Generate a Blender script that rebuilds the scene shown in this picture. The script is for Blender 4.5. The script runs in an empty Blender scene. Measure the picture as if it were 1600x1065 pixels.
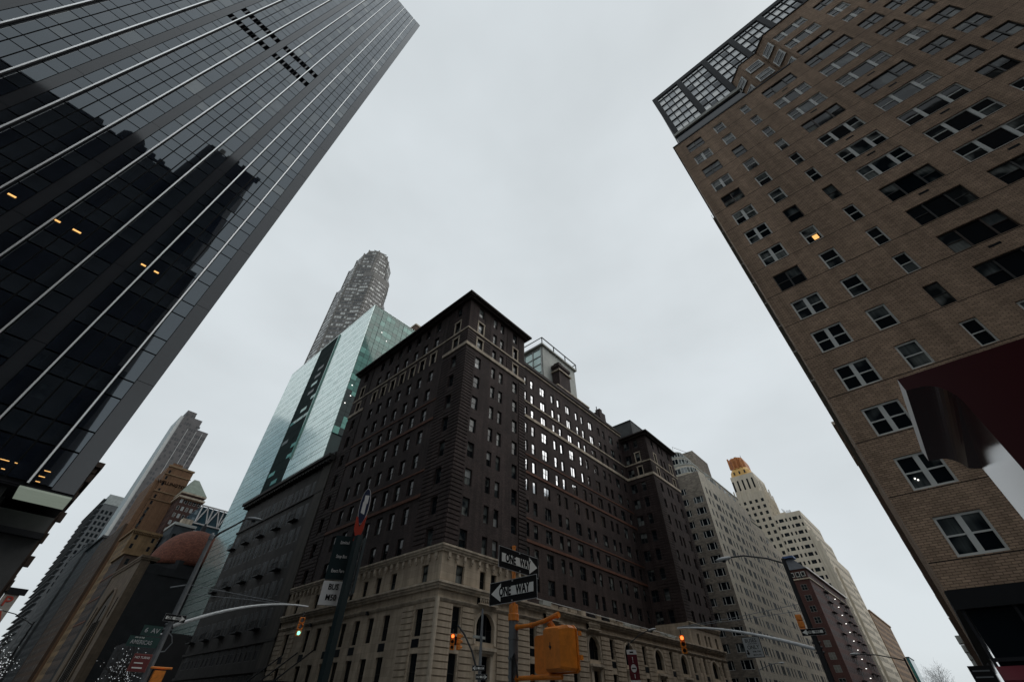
import bpy, bmesh, math, random
from mathutils import Matrix, Vector
rnd = random.Random(7)
S = bpy.context.scene
COL = S.collection
PI = math.pi

# ---------------------------------------------------------------- camera
cam_d = bpy.data.cameras.new("camera")
cam = bpy.data.objects.new("camera", cam_d)
COL.objects.link(cam)
cam_d.sensor_width = 36.0
cam_d.lens = 642.305 / 1600 * 36
cam_d.clip_start = 0.05
cam_d.clip_end = 6000
yaw, pit, rol = math.radians(42.29534), math.radians(42.55714), math.radians(0.75845)
fw = Vector((math.cos(yaw)*math.cos(pit), math.sin(yaw)*math.cos(pit), math.sin(pit)))
rt = Vector((math.sin(yaw), -math.cos(yaw), 0))
up = rt.cross(fw)
r2 = rt*math.cos(rol) + up*math.sin(rol)
u2 = -rt*math.sin(rol) + up*math.cos(rol)
M = Matrix((r2, u2, -fw)).transposed().to_4x4()
M.translation = Vector((0, 0, 1.7))
cam.matrix_world = M
S.camera = cam

# ---------------------------------------------------------------- sky
world = bpy.data.worlds.new("World")
S.world = world
world.use_nodes = True
nt = world.node_tree
nt.nodes.clear()
wo = nt.nodes.new("ShaderNodeOutputWorld")
bg = nt.nodes.new("ShaderNodeBackground")
sky = nt.nodes.new("ShaderNodeTexSky")
sky.sky_type = 'NISHITA'
sky.sun_disc = False
SUN_EL, SUN_AZ = math.radians(48), math.radians(325)     # direction towards the sun (ccw from +X)
sky.sun_elevation = SUN_EL
sky.sun_rotation = math.pi/2 - SUN_AZ
sky.dust_density = 3.0
tc = nt.nodes.new("ShaderNodeTexCoord")
mp = nt.nodes.new("ShaderNodeMapping")
mp.inputs['Scale'].default_value = (1, 1, 2.2)
nz = nt.nodes.new("ShaderNodeTexNoise")
nz.inputs['Scale'].default_value = 2.1
nz.inputs['Detail'].default_value = 4
nz.inputs['Roughness'].default_value = 0.5
rmp = nt.nodes.new("ShaderNodeValToRGB")
rmp.color_ramp.elements[0].position = 0.27
rmp.color_ramp.elements[0].color = (6.15, 6.62, 6.85, 1)
rmp.color_ramp.elements[1].position = 0.62
rmp.color_ramp.elements[1].color = (7.1, 7.65, 7.95, 1)
mx = nt.nodes.new("ShaderNodeMix")
mx.data_type = 'RGBA'
mx.inputs[0].default_value = 0.95
nt.links.new(tc.outputs['Generated'], mp.inputs['Vector'])
nt.links.new(mp.outputs['Vector'], nz.inputs['Vector'])
nt.links.new(nz.outputs['Fac'], rmp.inputs['Fac'])
nt.links.new(sky.outputs['Color'], mx.inputs[6])
nt.links.new(rmp.outputs['Color'], mx.inputs[7])
nt.links.new(mx.outputs[2], bg.inputs['Color'])
bg.inputs['Strength'].default_value = 0.1
nt.links.new(bg.outputs['Background'], wo.inputs['Surface'])

sun_d = bpy.data.lights.new("sun", 'SUN')
sun_d.energy = 1.0
sun_d.angle = math.radians(50)
sun_d.color = (1, 0.96, 0.9)
sun = bpy.data.objects.new("sun", sun_d)
COL.objects.link(sun)
sv = Vector((math.cos(SUN_AZ)*math.cos(SUN_EL), math.sin(SUN_AZ)*math.cos(SUN_EL), math.sin(SUN_EL)))
sun.rotation_euler = sv.to_track_quat('Z', 'Y').to_euler()

S.view_settings.view_transform = 'Standard'
S.view_settings.look = 'None'
S.view_settings.exposure = 0.0
S.view_settings.gamma = 1.0
S.view_settings.use_curve_mapping = False
S.cycles.max_bounces = 6
S.cycles.diffuse_bounces = 3
S.cycles.glossy_bounces = 4
S.cycles.caustics_reflective = False

# ---------------------------------------------------------------- materials
MATS = {}
def mat(name, col, rough=0.8, spec=0.3, var=0.25, vscale=0.6, bump=0.0, brick=None, streak=0.0, emit=None, metal=0.0, ior=1.5, wav=0.0, wavs=0.8):
    if name in MATS: return MATS[name]
    m = bpy.data.materials.new(name)
    m.use_nodes = True
    t = m.node_tree; N = t.nodes; L = t.links
    p = N['Principled BSDF']
    p.inputs['Roughness'].default_value = rough
    p.inputs['Specular IOR Level'].default_value = spec
    p.inputs['Metallic'].default_value = metal
    p.inputs['IOR'].default_value = ior
    p.inputs['Base Color'].default_value = (*col, 1)
    if emit:
        p.inputs['Emission Color'].default_value = (*emit[0], 1)
        p.inputs['Emission Strength'].default_value = emit[1]
    uv = N.new('ShaderNodeUVMap'); uv.uv_map = 'UVMap'
    cur = None
    height = None
    if brick:
        b = N.new('ShaderNodeTexBrick')
        bw, bh, mo, mc, cv = brick
        b.inputs['Scale'].default_value = 1.0
        b.inputs['Brick Width'].default_value = bw
        b.inputs['Row Height'].default_value = bh
        b.inputs['Mortar Size'].default_value = mo
        b.inputs['Mortar Smooth'].default_value = 0.3
        b.inputs['Bias'].default_value = 0.0
        b.inputs['Color1'].default_value = tuple(c*(1+cv) for c in col) + (1,)
        b.inputs['Color2'].default_value = tuple(c*(1-cv) for c in col) + (1,)
        b.inputs['Mortar'].default_value = tuple(c*mc for c in col) + (1,)
        L.new(uv.outputs['UV'], b.inputs['Vector'])
        cur = b.outputs['Color']
        height = b.outputs['Fac']
    if var > 0 or streak > 0:
        tco = N.new('ShaderNodeTexCoord')
        n1 = N.new('ShaderNodeTexNoise'); n1.inputs['Scale'].default_value = vscale
        n1.inputs['Detail'].default_value = 5; n1.inputs['Roughness'].default_value = 0.65
        L.new(tco.outputs['Object'], n1.inputs['Vector'])
        mr = N.new('ShaderNodeMapRange')
        mr.inputs['From Min'].default_value = 0.3; mr.inputs['From Max'].default_value = 0.7
        mr.inputs['To Min'].default_value = 1-var; mr.inputs['To Max'].default_value = 1+var
        L.new(n1.outputs['Fac'], mr.inputs['Value'])
        fac = mr.outputs['Result']
        if streak > 0:
            mpp = N.new('ShaderNodeMapping'); mpp.inputs['Scale'].default_value = (1.6, 1.6, 0.07)
            L.new(tco.outputs['Object'], mpp.inputs['Vector'])
            n2 = N.new('ShaderNodeTexNoise'); n2.inputs['Scale'].default_value = 1.0; n2.inputs['Detail'].default_value = 4
            L.new(mpp.outputs['Vector'], n2.inputs['Vector'])
            m2 = N.new('ShaderNodeMapRange')
            m2.inputs['From Min'].default_value = 0.35; m2.inputs['From Max'].default_value = 0.65
            m2.inputs['To Min'].default_value = 1-streak; m2.inputs['To Max'].default_value = 1+streak*0.6
            L.new(n2.outputs['Fac'], m2.inputs['Value'])
            mu = N.new('ShaderNodeMath'); mu.operation = 'MULTIPLY'
            L.new(fac, mu.inputs[0]); L.new(m2.outputs['Result'], mu.inputs[1])
            fac = mu.outputs[0]
        vm = N.new('ShaderNodeVectorMath'); vm.operation = 'SCALE'
        if cur is None: vm.inputs[0].default_value = col
        else: L.new(cur, vm.inputs[0])
        L.new(fac, vm.inputs['Scale'])
        cur = vm.outputs['Vector']
    if cur is not None: L.new(cur, p.inputs['Base Color'])
    if bump > 0 or wav > 0:
        bp = N.new('ShaderNodeBump')
        if wav > 0:
            n3 = N.new('ShaderNodeTexNoise'); n3.inputs['Scale'].default_value = wavs; n3.inputs['Detail'].default_value = 1
            tc3 = N.new('ShaderNodeTexCoord'); L.new(tc3.outputs['Object'], n3.inputs['Vector'])
            bp.inputs['Strength'].default_value = wav; bp.inputs['Distance'].default_value = 0.1
            L.new(n3.outputs['Fac'], bp.inputs['Height'])
        elif height is not None:
            bp.inputs['Strength'].default_value = bump; bp.inputs['Distance'].default_value = 0.02
            bp.invert = True
            L.new(height, bp.inputs['Height'])
        else:
            n4 = N.new('ShaderNodeTexNoise'); n4.inputs['Scale'].default_value = 8; n4.inputs['Detail'].default_value = 5
            tc4 = N.new('ShaderNodeTexCoord'); L.new(tc4.outputs['Object'], n4.inputs['Vector'])
            bp.inputs['Strength'].default_value = bump; bp.inputs['Distance'].default_value = 0.03
            L.new(n4.outputs['Fac'], bp.inputs['Height'])
        L.new(bp.outputs['Normal'], p.inputs['Normal'])
    MATS[name] = m
    return m

asphalt = mat('asphalt', (.05, .05, .052), .9, .3, .3, 1.5, .3)
paving = mat('paving', (.14, .137, .13), .9, .3, .2, 1.2, .2)
kerbm = mat('kerb_stone', (.28, .27, .26), .85)
paint_w = mat('road_paint', (.7, .7, .68), .8)
tan_brick = mat('tan_brick', (.43, .30, .21), .85, .3, .16, .25, .6, (.30, .105, .014, .40, .20), .18)
dark_brick = mat('dark_brick', (.055, .039, .037), .85, .3, .35, .35, .5, (.24, .085, .012, .6, .3), .3)
limestone = mat('limestone', (.44, .362, .275), .85, .3, .18, .5, .2, (1.3, .62, .012, .7, .10), .22)
limestone_plain = mat('limestone_trim', (.47, .40, .315), .85, .3, .2, .8, .2, None, .25)
terracotta = mat('terracotta', (.13, .056, .036), .8, .3, .3, 1.2)
frame_white = mat('white_frame', (.66, .68, .66), .5, .4, .08)
frame_dark = mat('dark_frame', (.035, .035, .035), .5, .4, .1)
frame_grey = mat('grey_frame', (.26, .28, .28), .5, .4, .1)
frame_brown = mat('brown_frame', (.05, .035, .028), .5, .4, .1)
sill_stone = mat('sill_stone', (.33, .28, .22), .8)
g_dark = mat('glass_dark', (.006, .010, .014), .03, .28, 0, wav=.04)
g_mid = mat('glass_mid', (.045, .058, .064), .04, .28, .3, wav=.04)
g_curt = mat('glass_curtained', (.13, .15, .15), .06, .28, .6, 1.4, wav=.03)
def curtain_glass(name, dark, lite, lo, hi):
    m = mat(name, dark, .05, .28, 0)
    t = m.node_tree; N = t.nodes; L = t.links; p = N['Principled BSDF']
    tc_ = N.new('ShaderNodeTexCoord'); oi = N.new('ShaderNodeObjectInfo')
    cm = N.new('ShaderNodeVectorMath'); cm.operation = 'MULTIPLY_ADD'; cm.inputs[1].default_value = (37, 0, 61)
    L.new(oi.outputs['Random'], cm.inputs[0]); L.new(tc_.outputs['Object'], cm.inputs[2])
    def noise(sc, det):
        mp_ = N.new('ShaderNodeMapping'); mp_.inputs['Scale'].default_value = sc
        n_ = N.new('ShaderNodeTexNoise'); n_.inputs['Scale'].default_value = 1; n_.inputs['Detail'].default_value = det
        L.new(cm.outputs[0], mp_.inputs['Vector']); L.new(mp_.outputs['Vector'], n_.inputs['Vector']); return n_.outputs['Fac']
    fold = noise((9, .3, .5), 3); pres = noise((.9, .3, .8), 1)
    r1 = N.new('ShaderNodeMapRange'); r1.inputs[1].default_value = lo; r1.inputs[2].default_value = hi; L.new(pres, r1.inputs[0])
    r2 = N.new('ShaderNodeMapRange'); r2.inputs[1].default_value = .3; r2.inputs[2].default_value = .7; r2.inputs[3].default_value = .45; r2.inputs[4].default_value = 1.0; L.new(fold, r2.inputs[0])
    mu = N.new('ShaderNodeMath'); mu.operation = 'MULTIPLY'; L.new(r1.outputs[0], mu.inputs[0]); L.new(r2.outputs[0], mu.inputs[1])
    mx_ = N.new('ShaderNodeMix'); mx_.data_type = 'RGBA'; mx_.inputs[6].default_value = (*dark, 1); mx_.inputs[7].default_value = (*lite, 1)
    L.new(mu.outputs[0], mx_.inputs[0]); L.new(mx_.outputs[2], p.inputs['Base Color'])
    bp = N.new('ShaderNodeBump'); bp.inputs['Strength'].default_value = .03; bp.inputs['Distance'].default_value = .1
    L.new(noise((.8, .8, .8), 1), bp.inputs['Height']); L.new(bp.outputs['Normal'], p.inputs['Normal'])
    return m
g_curt = curtain_glass('glass_net_curtain', (.012, .017, .02), (.24, .26, .25), .42, .56)
g_mid = curtain_glass('glass_half_curtain', (.010, .015, .02), (.13, .15, .15), .44, .62)
g_lite = mat('glass_drawn_blind', (.36, .38, .38), .15, .5, .25, 1.2)
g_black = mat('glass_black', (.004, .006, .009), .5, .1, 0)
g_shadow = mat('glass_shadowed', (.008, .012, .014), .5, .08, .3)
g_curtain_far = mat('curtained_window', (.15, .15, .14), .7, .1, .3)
g_mirrors = [mat('glass_mirror_%d' % i, (c, c*1.02, c*1.06), r, .5, .25, 1.2, metal=1.0, wav=.05) for i, (c, r) in enumerate(((.52, .04), (.38, .06), (.25, .10), (.58, .12)))]
g_mirror = mat('glass_mirror', (.72, .74, .77), .03, .5, 0, metal=1.0, wav=.03)
tower_g = [mat('tower_glass_%d' % i, c, .02, .5, .25, .5, ior=2.0, wav=.012, wavs=.35) for i, c in enumerate(
    [(.010, .014, .022), (.020, .026, .034), (.042, .046, .054), (.07, .076, .078), (.026, .034, .044), (.15, .158, .155)])]
for m_ in tower_g: m_.node_tree.nodes['Principled BSDF'].inputs['Specular Tint'].default_value = (.84, .93, 1, 1)
tower_panel = mat('tower_panel', (.034, .037, .043), .07, .5, .12, .3, ior=1.6)
black_metal = mat('black_metal', (.005, .006, .008), .6, .25, .1)
fin_white = mat('fin_steel', (.97, .97, .96), .42, .5, .04, metal=1.0)
louver_black = mat('louver_black', (.003, .003, .004), .95, .0, 0)
slot_black = mat('slot_black', (.004, .014, .014), .8, .08, .2)
steel_dark = mat('dark_steel', (.016, .017, .021), .6, .2, .2)
galv = mat('galvanised_steel', (.17, .185, .20), .5, .5, .2, 3, metal=.3)
pole_grey = mat('pole_grey', (.13, .14, .15), .55, .5, .25, 3)
pole_light = mat('pole_aluminium', (.62, .64, .65), .4, .5, .1, 3)
pole_black = mat('pole_black', (.015, .017, .02), .5, .5, .2, 3)
orange = mat('orange_paint', (.74, .225, .02), .45, .5, .22, 9, .03, None, .15)
sign_black = mat('sign_black', (.010, .010, .011), .7, .15, .1)
sign_white = mat('sign_white', (.78, .78, .75), .5, .5, .1)
sign_edge = mat('sign_edge', (.40, .41, .42), .5, .5, .1)
sign_green = mat('sign_green', (.005, .042, .036), .5, .5, .1)
sign_red = mat('sign_red', (.13, .015, .016), .5, .5, .1)
sign_blue = mat('sign_blue', (.012, .02, .06), .5, .5, .1)
banner_red = mat('banner_red', (.11, .014, .022), .8, .3, .15)
pale_metal = mat('pale_metal', (.42, .44, .42), .5, .5, .12)
concrete = mat('pale_concrete', (.42, .43, .40), .8, .3, .15)
grey_stone = mat('grey_stone', (.075, .078, .08), .85, .3, .25)
red_gloss = mat('glossy_red_paint', (.045, .004, .008), .17, .6, .1)
pale_paint = mat('pale_paint', (.70, .68, .67), .5, .5, .05)
lit_warm = mat('lamp_warm', (.8, .5, .2), .5, .3, 0, emit=((1, .52, .16), 1.1))
lit_white = mat('lamp_white', (.8, .8, .8), .5, .3, 0, emit=((1, .97, .9), 2.0))
lit_amber = mat('signal_red_lit', (.8, .15, .05), .5, .3, 0, emit=((1, .20, .04), 2.2))
lit_green = mat('signal_green_lit', (.3, .9, .7), .5, .3, 0, emit=((.35, 1, .75), 1.3))
lens_off = mat('signal_lens_off', (.03, .015, .01), .3, .5, 0)
bark = mat('bark', (.06, .05, .045), .95, .2, .3, 6)

# ---------------------------------------------------------------- mesh helpers
class MB:
    def __init__(s):
        s.v = []; s.f = []; s.m = []; s.mats = []; s.smooth = False
    def mi(s, m):
        if m not in s.mats: s.mats.append(m)
        return s.mats.index(m)
    def poly(s, pts, m):
        b = len(s.v); s.v += [tuple(p) for p in pts]
        s.f.append(tuple(range(b, b+len(pts)))); s.m.append(s.mi(m))
    def box(s, x0, y0, z0, x1, y1, z1, m, skip=''):
        if x1 < x0: x0, x1 = x1, x0
        if y1 < y0: y0, y1 = y1, y0
        if z1 < z0: z0, z1 = z1, z0
        b = len(s.v); k = s.mi(m)
        s.v += [(x0,y0,z0),(x1,y0,z0),(x1,y1,z0),(x0,y1,z0),(x0,y0,z1),(x1,y0,z1),(x1,y1,z1),(x0,y1,z1)]
        for n, q in (('b',(0,3,2,1)),('t',(4,5,6,7)),('s',(0,1,5,4)),('n',(2,3,7,6)),('w',(0,4,7,3)),('e',(1,2,6,5))):
            if n not in skip:
                s.f.append(tuple(b+i for i in q)); s.m.append(k)
    def prism(s, pts, z0, z1, m, top=True):
        # pts ccw from above
        n = len(pts); b = len(s.v); k = s.mi(m)
        s.v += [(p[0],p[1],z0) for p in pts] + [(p[0],p[1],z1) for p in pts]
        for i in range(n):
            j = (i+1) % n
            s.f.append((b+i, b+j, b+n+j, b+n+i)); s.m.append(k)
        if top:
            s.f.append(tuple(b+n+i for i in range(n))); s.m.append(k)
            s.f.append(tuple(b+n-1-i for i in range(n))); s.m.append(k)
    def loft(s, rings, m, cap=True):
        k = s.mi(m); n = len(rings[0]); bs = []
        for r in rings:
            bs.append(len(s.v)); s.v += [tuple(p) for p in r]
        for a, b in zip(bs[:-1], bs[1:]):
            for i in range(n):
                j = (i+1) % n
                s.f.append((a+i, a+j, b+j, b+i)); s.m.append(k)
        if cap:
            s.f.append(tuple(bs[0]+n-1-i for i in range(n))); s.m.append(k)
            s.f.append(tuple(bs[-1]+i for i in range(n))); s.m.append(k)
    def tube(s, pts, rad, m, n=8, cap=True):
        pts = [Vector(p) for p in pts]
        if not isinstance(rad, (list, tuple)): rad = [rad]*len(pts)
        rings = []
        ref = Vector((0, 0, 1))
        d0 = (pts[1]-pts[0]).normalized()
        if abs(d0.dot(ref)) > .9: ref = Vector((1, 0, 0))
        for i, p in enumerate(pts):
            if i == 0: d = pts[1]-pts[0]
            elif i == len(pts)-1: d = pts[-1]-pts[-2]
            else: d = pts[i+1]-pts[i-1]
            d.normalize()
            a = ref - d*ref.dot(d)
            if a.length < 1e-4: a = d.orthogonal()
            a.normalize(); b = d.cross(a); ref = a
            rings.append([p + (a*math.cos(2*PI*k/n) + b*math.sin(2*PI*k/n))*rad[i] for k in range(n)])
        s.loft(rings, m, cap)
    def build(s, name, parent=None, smooth=False, kind=None):
        me = mesh_from(name, s, smooth)
        return link(name, me, parent, kind=kind)

def mesh_from(name, s, smooth=False):
    me = bpy.data.meshes.new(name)
    me.from_pydata(s.v, [], s.f)
    for m in s.mats: me.materials.append(m)
    me.polygons.foreach_set('material_index', s.m)
    if smooth: me.polygons.foreach_set('use_smooth', [True]*len(s.f))
    uvl = me.uv_layers.new(name='UVMap')
    data = [0.0]*(2*len(me.loops))
    V = s.v
    for p in me.polygons:
        n = p.normal
        ax = max(range(3), key=lambda i: abs(n[i]))
        for li in p.loop_indices:
            v = V[me.loops[li].vertex_index]
            if ax == 0: data[2*li], data[2*li+1] = v[1], v[2]
            elif ax == 1: data[2*li], data[2*li+1] = v[0], v[2]
            else: data[2*li], data[2*li+1] = v[0], v[1]
    uvl.data.foreach_set('uv', data)
    return me

def link(name, me, parent=None, loc=None, rz=0, kind=None):
    o = bpy.data.objects.new(name, me)
    COL.objects.link(o)
    if loc is not None: o.location = loc
    if rz: o.rotation_euler = (0, 0, rz)
    if parent is not None:
        o.parent = parent
        if parent.parent is None:
            o.matrix_parent_inverse = Matrix.Translation(-Vector(parent.location)) if not any(parent.rotation_euler) else Matrix.Identity(4)
    if kind: o['kind'] = kind
    return o

def thing(name, label, cat, loc=(0, 0, 0), group=None):
    o = bpy.data.objects.new(name, None)
    COL.objects.link(o)
    o.location = loc
    o.empty_display_size = .5
    o['label'] = label; o['category'] = cat
    if group: o['group'] = group
    return o
def tag(o, label, cat, group=None):
    o['label'] = label; o['category'] = cat
    if group: o['group'] = group
    return o

def part_box(t, name, x0, y0, z0, x1, y1, z1, m):
    b = MB(); b.box(x0, y0, z0, x1, y1, z1, m); return b.build(name, t)
def PT(ax, pl, sg, u, z, off):
    return (pl+sg*off, u, z) if ax == 'x' else (u, pl+sg*off, z)
def fquad(mb, ax, pl, sg, u0, u1, z0, z1, off, m):
    pts = [PT(ax,pl,sg,u0,z0,off), PT(ax,pl,sg,u1,z0,off), PT(ax,pl,sg,u1,z1,off), PT(ax,pl,sg,u0,z1,off)]
    if (ax == 'x' and sg < 0) or (ax == 'y' and sg > 0): pts.reverse()
    mb.poly(pts, m)
def fbox(mb, ax, pl, sg, u0, u1, z0, z1, o0, o1, m):
    a = PT(ax,pl,sg,u0,z0,o0); b = PT(ax,pl,sg,u1,z1,o1)
    mb.box(*a, *b, m)
def facade(mb, ax, pl, sg, u0, u1, z0, z1, ops, depth, m, mrev=None):
    mrev = mrev or m
    ops = [o for o in ops if o[1] > u0 and o[0] < u1 and o[3] > z0 and o[2] < z1]
    zs = sorted({z0, z1} | {z for o in ops for z in (o[2], o[3]) if z0 < z < z1})
    for za, zb in zip(zs[:-1], zs[1:]):
        zm = (za+zb)/2
        bl = sorted((o[0], o[1]) for o in ops if o[2] < zm < o[3])
        c = u0
        for a, b in bl:
            if a > c + 1e-6: fquad(mb, ax, pl, sg, c, a, za, zb, 0, m)
            c = max(c, b)
        if c < u1 - 1e-6: fquad(mb, ax, pl, sg, c, u1, za, zb, 0, m)
    for a, b, c, d in ops:
        P = lambda u, z, o: PT(ax, pl, sg, u, z, o)
        quads = [[P(a,c,0),P(a,d,0),P(a,d,-depth),P(a,c,-depth)], [P(b,c,-depth),P(b,d,-depth),P(b,d,0),P(b,c,0)],
                 [P(a,c,-depth),P(b,c,-depth),P(b,c,0),P(a,c,0)], [P(a,d,0),P(b,d,0),P(b,d,-depth),P(a,d,-depth)]]
        fl = (ax == 'x' and sg < 0) or (ax == 'y' and sg > 0)
        for q in quads:
            if not fl: q.reverse()
            mb.poly(q, mrev)
def courses(mb, ax, pl, sg, u0, u1, z0, z1, pitch, h, proud, ops, m):
    z = z0
    while z + h <= z1 + 1e-6:
        bl = sorted((o[0]-.02, o[1]+.02) for o in ops if o[2]-.02 < z+h and o[3]+.02 > z and o[1] > u0 and o[0] < u1)
        c = u0
        for a, b in bl + [(u1, u1)]:
            if a > c + .08: fbox(mb, ax, pl, sg, c, a, z, z+h, -.05, proud, m)
            c = max(c, b)
        z += pitch

# ---------------------------------------------------------------- windows
WCACHE = {}
def win_mesh(w, h, cols, rows, ft, fm, gm, split=False, mull=None, depth=.09, sill=0, sillm=None, hsplit=None):
    """a window facing local -Y, origin bottom centre; ft frame thickness.  cols: list of relative widths"""
    key = (round(w,3), round(h,3), tuple(cols), tuple(rows), ft, fm.name, gm.name if gm else None, split, mull, sill)
    if key in WCACHE: return WCACHE[key]
    mb = MB()
    mull = mull or ft
    x0, x1 = -w/2, w/2
    for a, b in ((x0, x0+ft), (x1-ft, x1)): mb.box(a, -depth, 0, b, 0, h, fm)
    mb.box(x0+ft, -depth, 0, x1-ft, 0, ft, fm); mb.box(x0+ft, -depth, h-ft, x1-ft, 0, h, fm)
    iw, ih = w-2*ft, h-2*ft
    tot = sum(cols); cx = [x0+ft]
    for c in cols: cx.append(cx[-1] + iw*c/tot)
    panes = []
    for i, c in enumerate(cols):
        a, b = cx[i], cx[i+1]
        if i > 0: a += mull/2
        if i < len(cols)-1: b -= mull/2
        rr = rows if not (len(cols) == 3 and i == 1) else (1,)
        tr = sum(rr); cz = [ft]
        for r in rr: cz.append(cz[-1] + ih*r/tr)
        for j in range(len(rr)):
            lo, hi = cz[j], cz[j+1]
            if j > 0:
                mb.box(a, -depth*.75, lo-ft*.35, b, 0, lo+ft*.35, fm); lo += ft*.35
            if j < len(rr)-1: hi -= ft*.35
            panes.append((a, b, lo, hi, j))
        if i > 0: mb.box(cx[i]-mull/2, -depth, ft, cx[i]+mull/2, 0, h-ft, fm)
    if sill: mb.box(x0-.08, -sill, -.12, x1+.08, 0, -.002, sillm or sill_stone)
    pm = []
    for a, b, lo, hi, j in panes:
        yy = -.02 - .03*(j % 2)
        if split: pm.append((a, b, lo, hi, yy))
        else: mb.poly([(a,yy,lo),(b,yy,lo),(b,yy,hi),(a,yy,hi)], gm)
    me = mesh_from('window', mb)
    WCACHE[key] = (me, pm)
    return WCACHE[key]
PCACHE = {}
def pane_mesh(a, b, lo, hi, yy, gm):
    key = tuple(round(t,3) for t in (a, b, lo, hi, yy)) + (gm.name,)
    if key not in PCACHE:
        mb = MB(); mb.box(a, yy, lo, b, yy+.012, hi, gm)
        PCACHE[key] = mesh_from('pane', mb)
    return PCACHE[key]
ROT = {('y', -1): 0.0, ('x', -1): -PI/2, ('y', 1): PI, ('x', 1): PI/2}
def put_windows(root, wins, limit=300, partname='window'):
    """wins: (ax, pl, sg, u, z, (mesh,panes), glass chooser or None).  Largest in view stay objects, the rest become one stuff part"""
    C = Vector((0, 0, 1.7))
    def size(wn):
        p = Vector(PT(wn[0], wn[1], wn[2], wn[3], wn[4], 0))
        return (p-C).length
    wins = sorted(wins, key=size)
    far = MB()
    for i, (ax, pl, sg, u, z, (me, panes), gsel) in enumerate(wins):
        loc = Vector(PT(ax, pl, sg, u, z, 0)); r = ROT[(ax, sg)]
        if i < limit:
            o = link(partname, me, root, loc, r)
            for pn in panes:
                gm = gsel(pn)
                link('pane', pane_mesh(*pn, gm), o)
        else:
            mt = Matrix.Translation(loc) @ Matrix.Rotation(r, 4, 'Z')
            vs = [tuple(mt @ v.co) for v in me.vertices]
            b = len(far.v); far.v += vs
            for p in me.polygons:
                far.f.append(tuple(b+k for k in p.vertices)); far.m.append(far.mi(me.materials[p.material_index]))
            for pn in panes:
                a, bb, lo, hi, yy = pn
                far.poly([mt @ Vector(q) for q in ((a,yy,lo),(bb,yy,lo),(bb,yy,hi),(a,yy,hi))], gsel(pn))
    if far.v: far.build(partname+'_rows', root, kind='stuff')

def text(name, body, size, m, loc, right, upv, parent=None, align='CENTER', sx=1.0, ext=.002, bold=.012):
    cu = bpy.data.curves.new(name, 'FONT')
    cu.body = body; cu.size = size; cu.align_x = align; cu.align_y = 'CENTER'; cu.extrude = ext
    cu.materials.append(m)
    cu.offset = size*bold
    cu.resolution_u = 3
    tmp = bpy.data.objects.new(name, cu)
    COL.objects.link(tmp)
    dg = bpy.context.evaluated_depsgraph_get()
    me = bpy.data.meshes.new_from_object(tmp.evaluated_get(dg))
    bpy.data.objects.remove(tmp); 
    r = Vector(right).normalized(); u = Vector(upv).normalized(); n = r.cross(u)
    mt = Matrix((r*sx, u, n)).transposed().to_4x4(); mt.translation = Vector(loc)
    me.transform(mt)
    me.name = name
    return link(name, me, parent)

# ================================================================ SETTING
mb = MB()
mb.poly([(-3000,-3000,-.16),(3000,-3000,-.16),(3000,3000,-.16),(-3000,3000,-.16)], paving)
g = mb.build('ground'); g['kind'] = 'structure'
mb = MB()
mb.poly([(7.6,-900,-.15),(20.2,-900,-.15),(20.2,2500,-.15),(7.6,2500,-.15)], asphalt)
o = mb.build('road'); o['kind'] = 'structure'
mb = MB()
mb.poly([(-900,5.4,-.146),(2500,5.4,-.146),(2500,28,-.146),(-900,28,-.146)], asphalt)
o = mb.build('road'); o['kind'] = 'structure'
def pavement(x0, y0, x1, y1, cx, cy):
    mb = MB(); k = .18
    # slab with a rounded kerb corner at (cx,cy)
    mb.box(x0, y0, -.155, x1, y1, 0, paving, 'b')
    o = mb.build('pavement'); o['kind'] = 'structure'
    mb = MB()
    if cx: xs = (x1, x1+k) if cx > 0 else (x0-k, x0); mb.box(xs[0], y0, -.155, xs[1], y1, -.004, kerbm)
    if cy: ys = (y1, y1+k) if cy > 0 else (y0-k, y0); mb.box(x0, ys[0], -.155, x1, ys[1], -.004, kerbm)
    o = mb.build('kerb'); o['kind'] = 'structure'
pavement(-300, -300, 7.4, 5.2, 1, 1)
pavement(20.4, -300, 900, 5.2, -1, 1)
pavement(-300, 28.2, 7.4, 900, 1, -1)
pavement(20.4, 28.2, 900, 900, -1, -1)
mb = MB()
for i in range(10):
    x = 8.4+i*1.2; mb.poly([(x,24.2,-.14),(x+.6,24.2,-.14),(x+.6,27.4,-.14),(x,27.4,-.14)], paint_w)
    mb.poly([(x,6,-.14),(x+.6,6,-.14),(x+.6,9.2,-.14),(x,9.2,-.14)], paint_w)
for i in range(14):
    y = 9.9+i*1.1
    for x0 in (4.0+3.8, 16.6):
        mb.poly([(x0,y,-.136),(x0+3.2,y,-.136),(x0+3.2,y+.55,-.136),(x0,y+.55,-.136)], paint_w)
o = mb.build('road_markings'); o['kind'] = 'structure'

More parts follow.
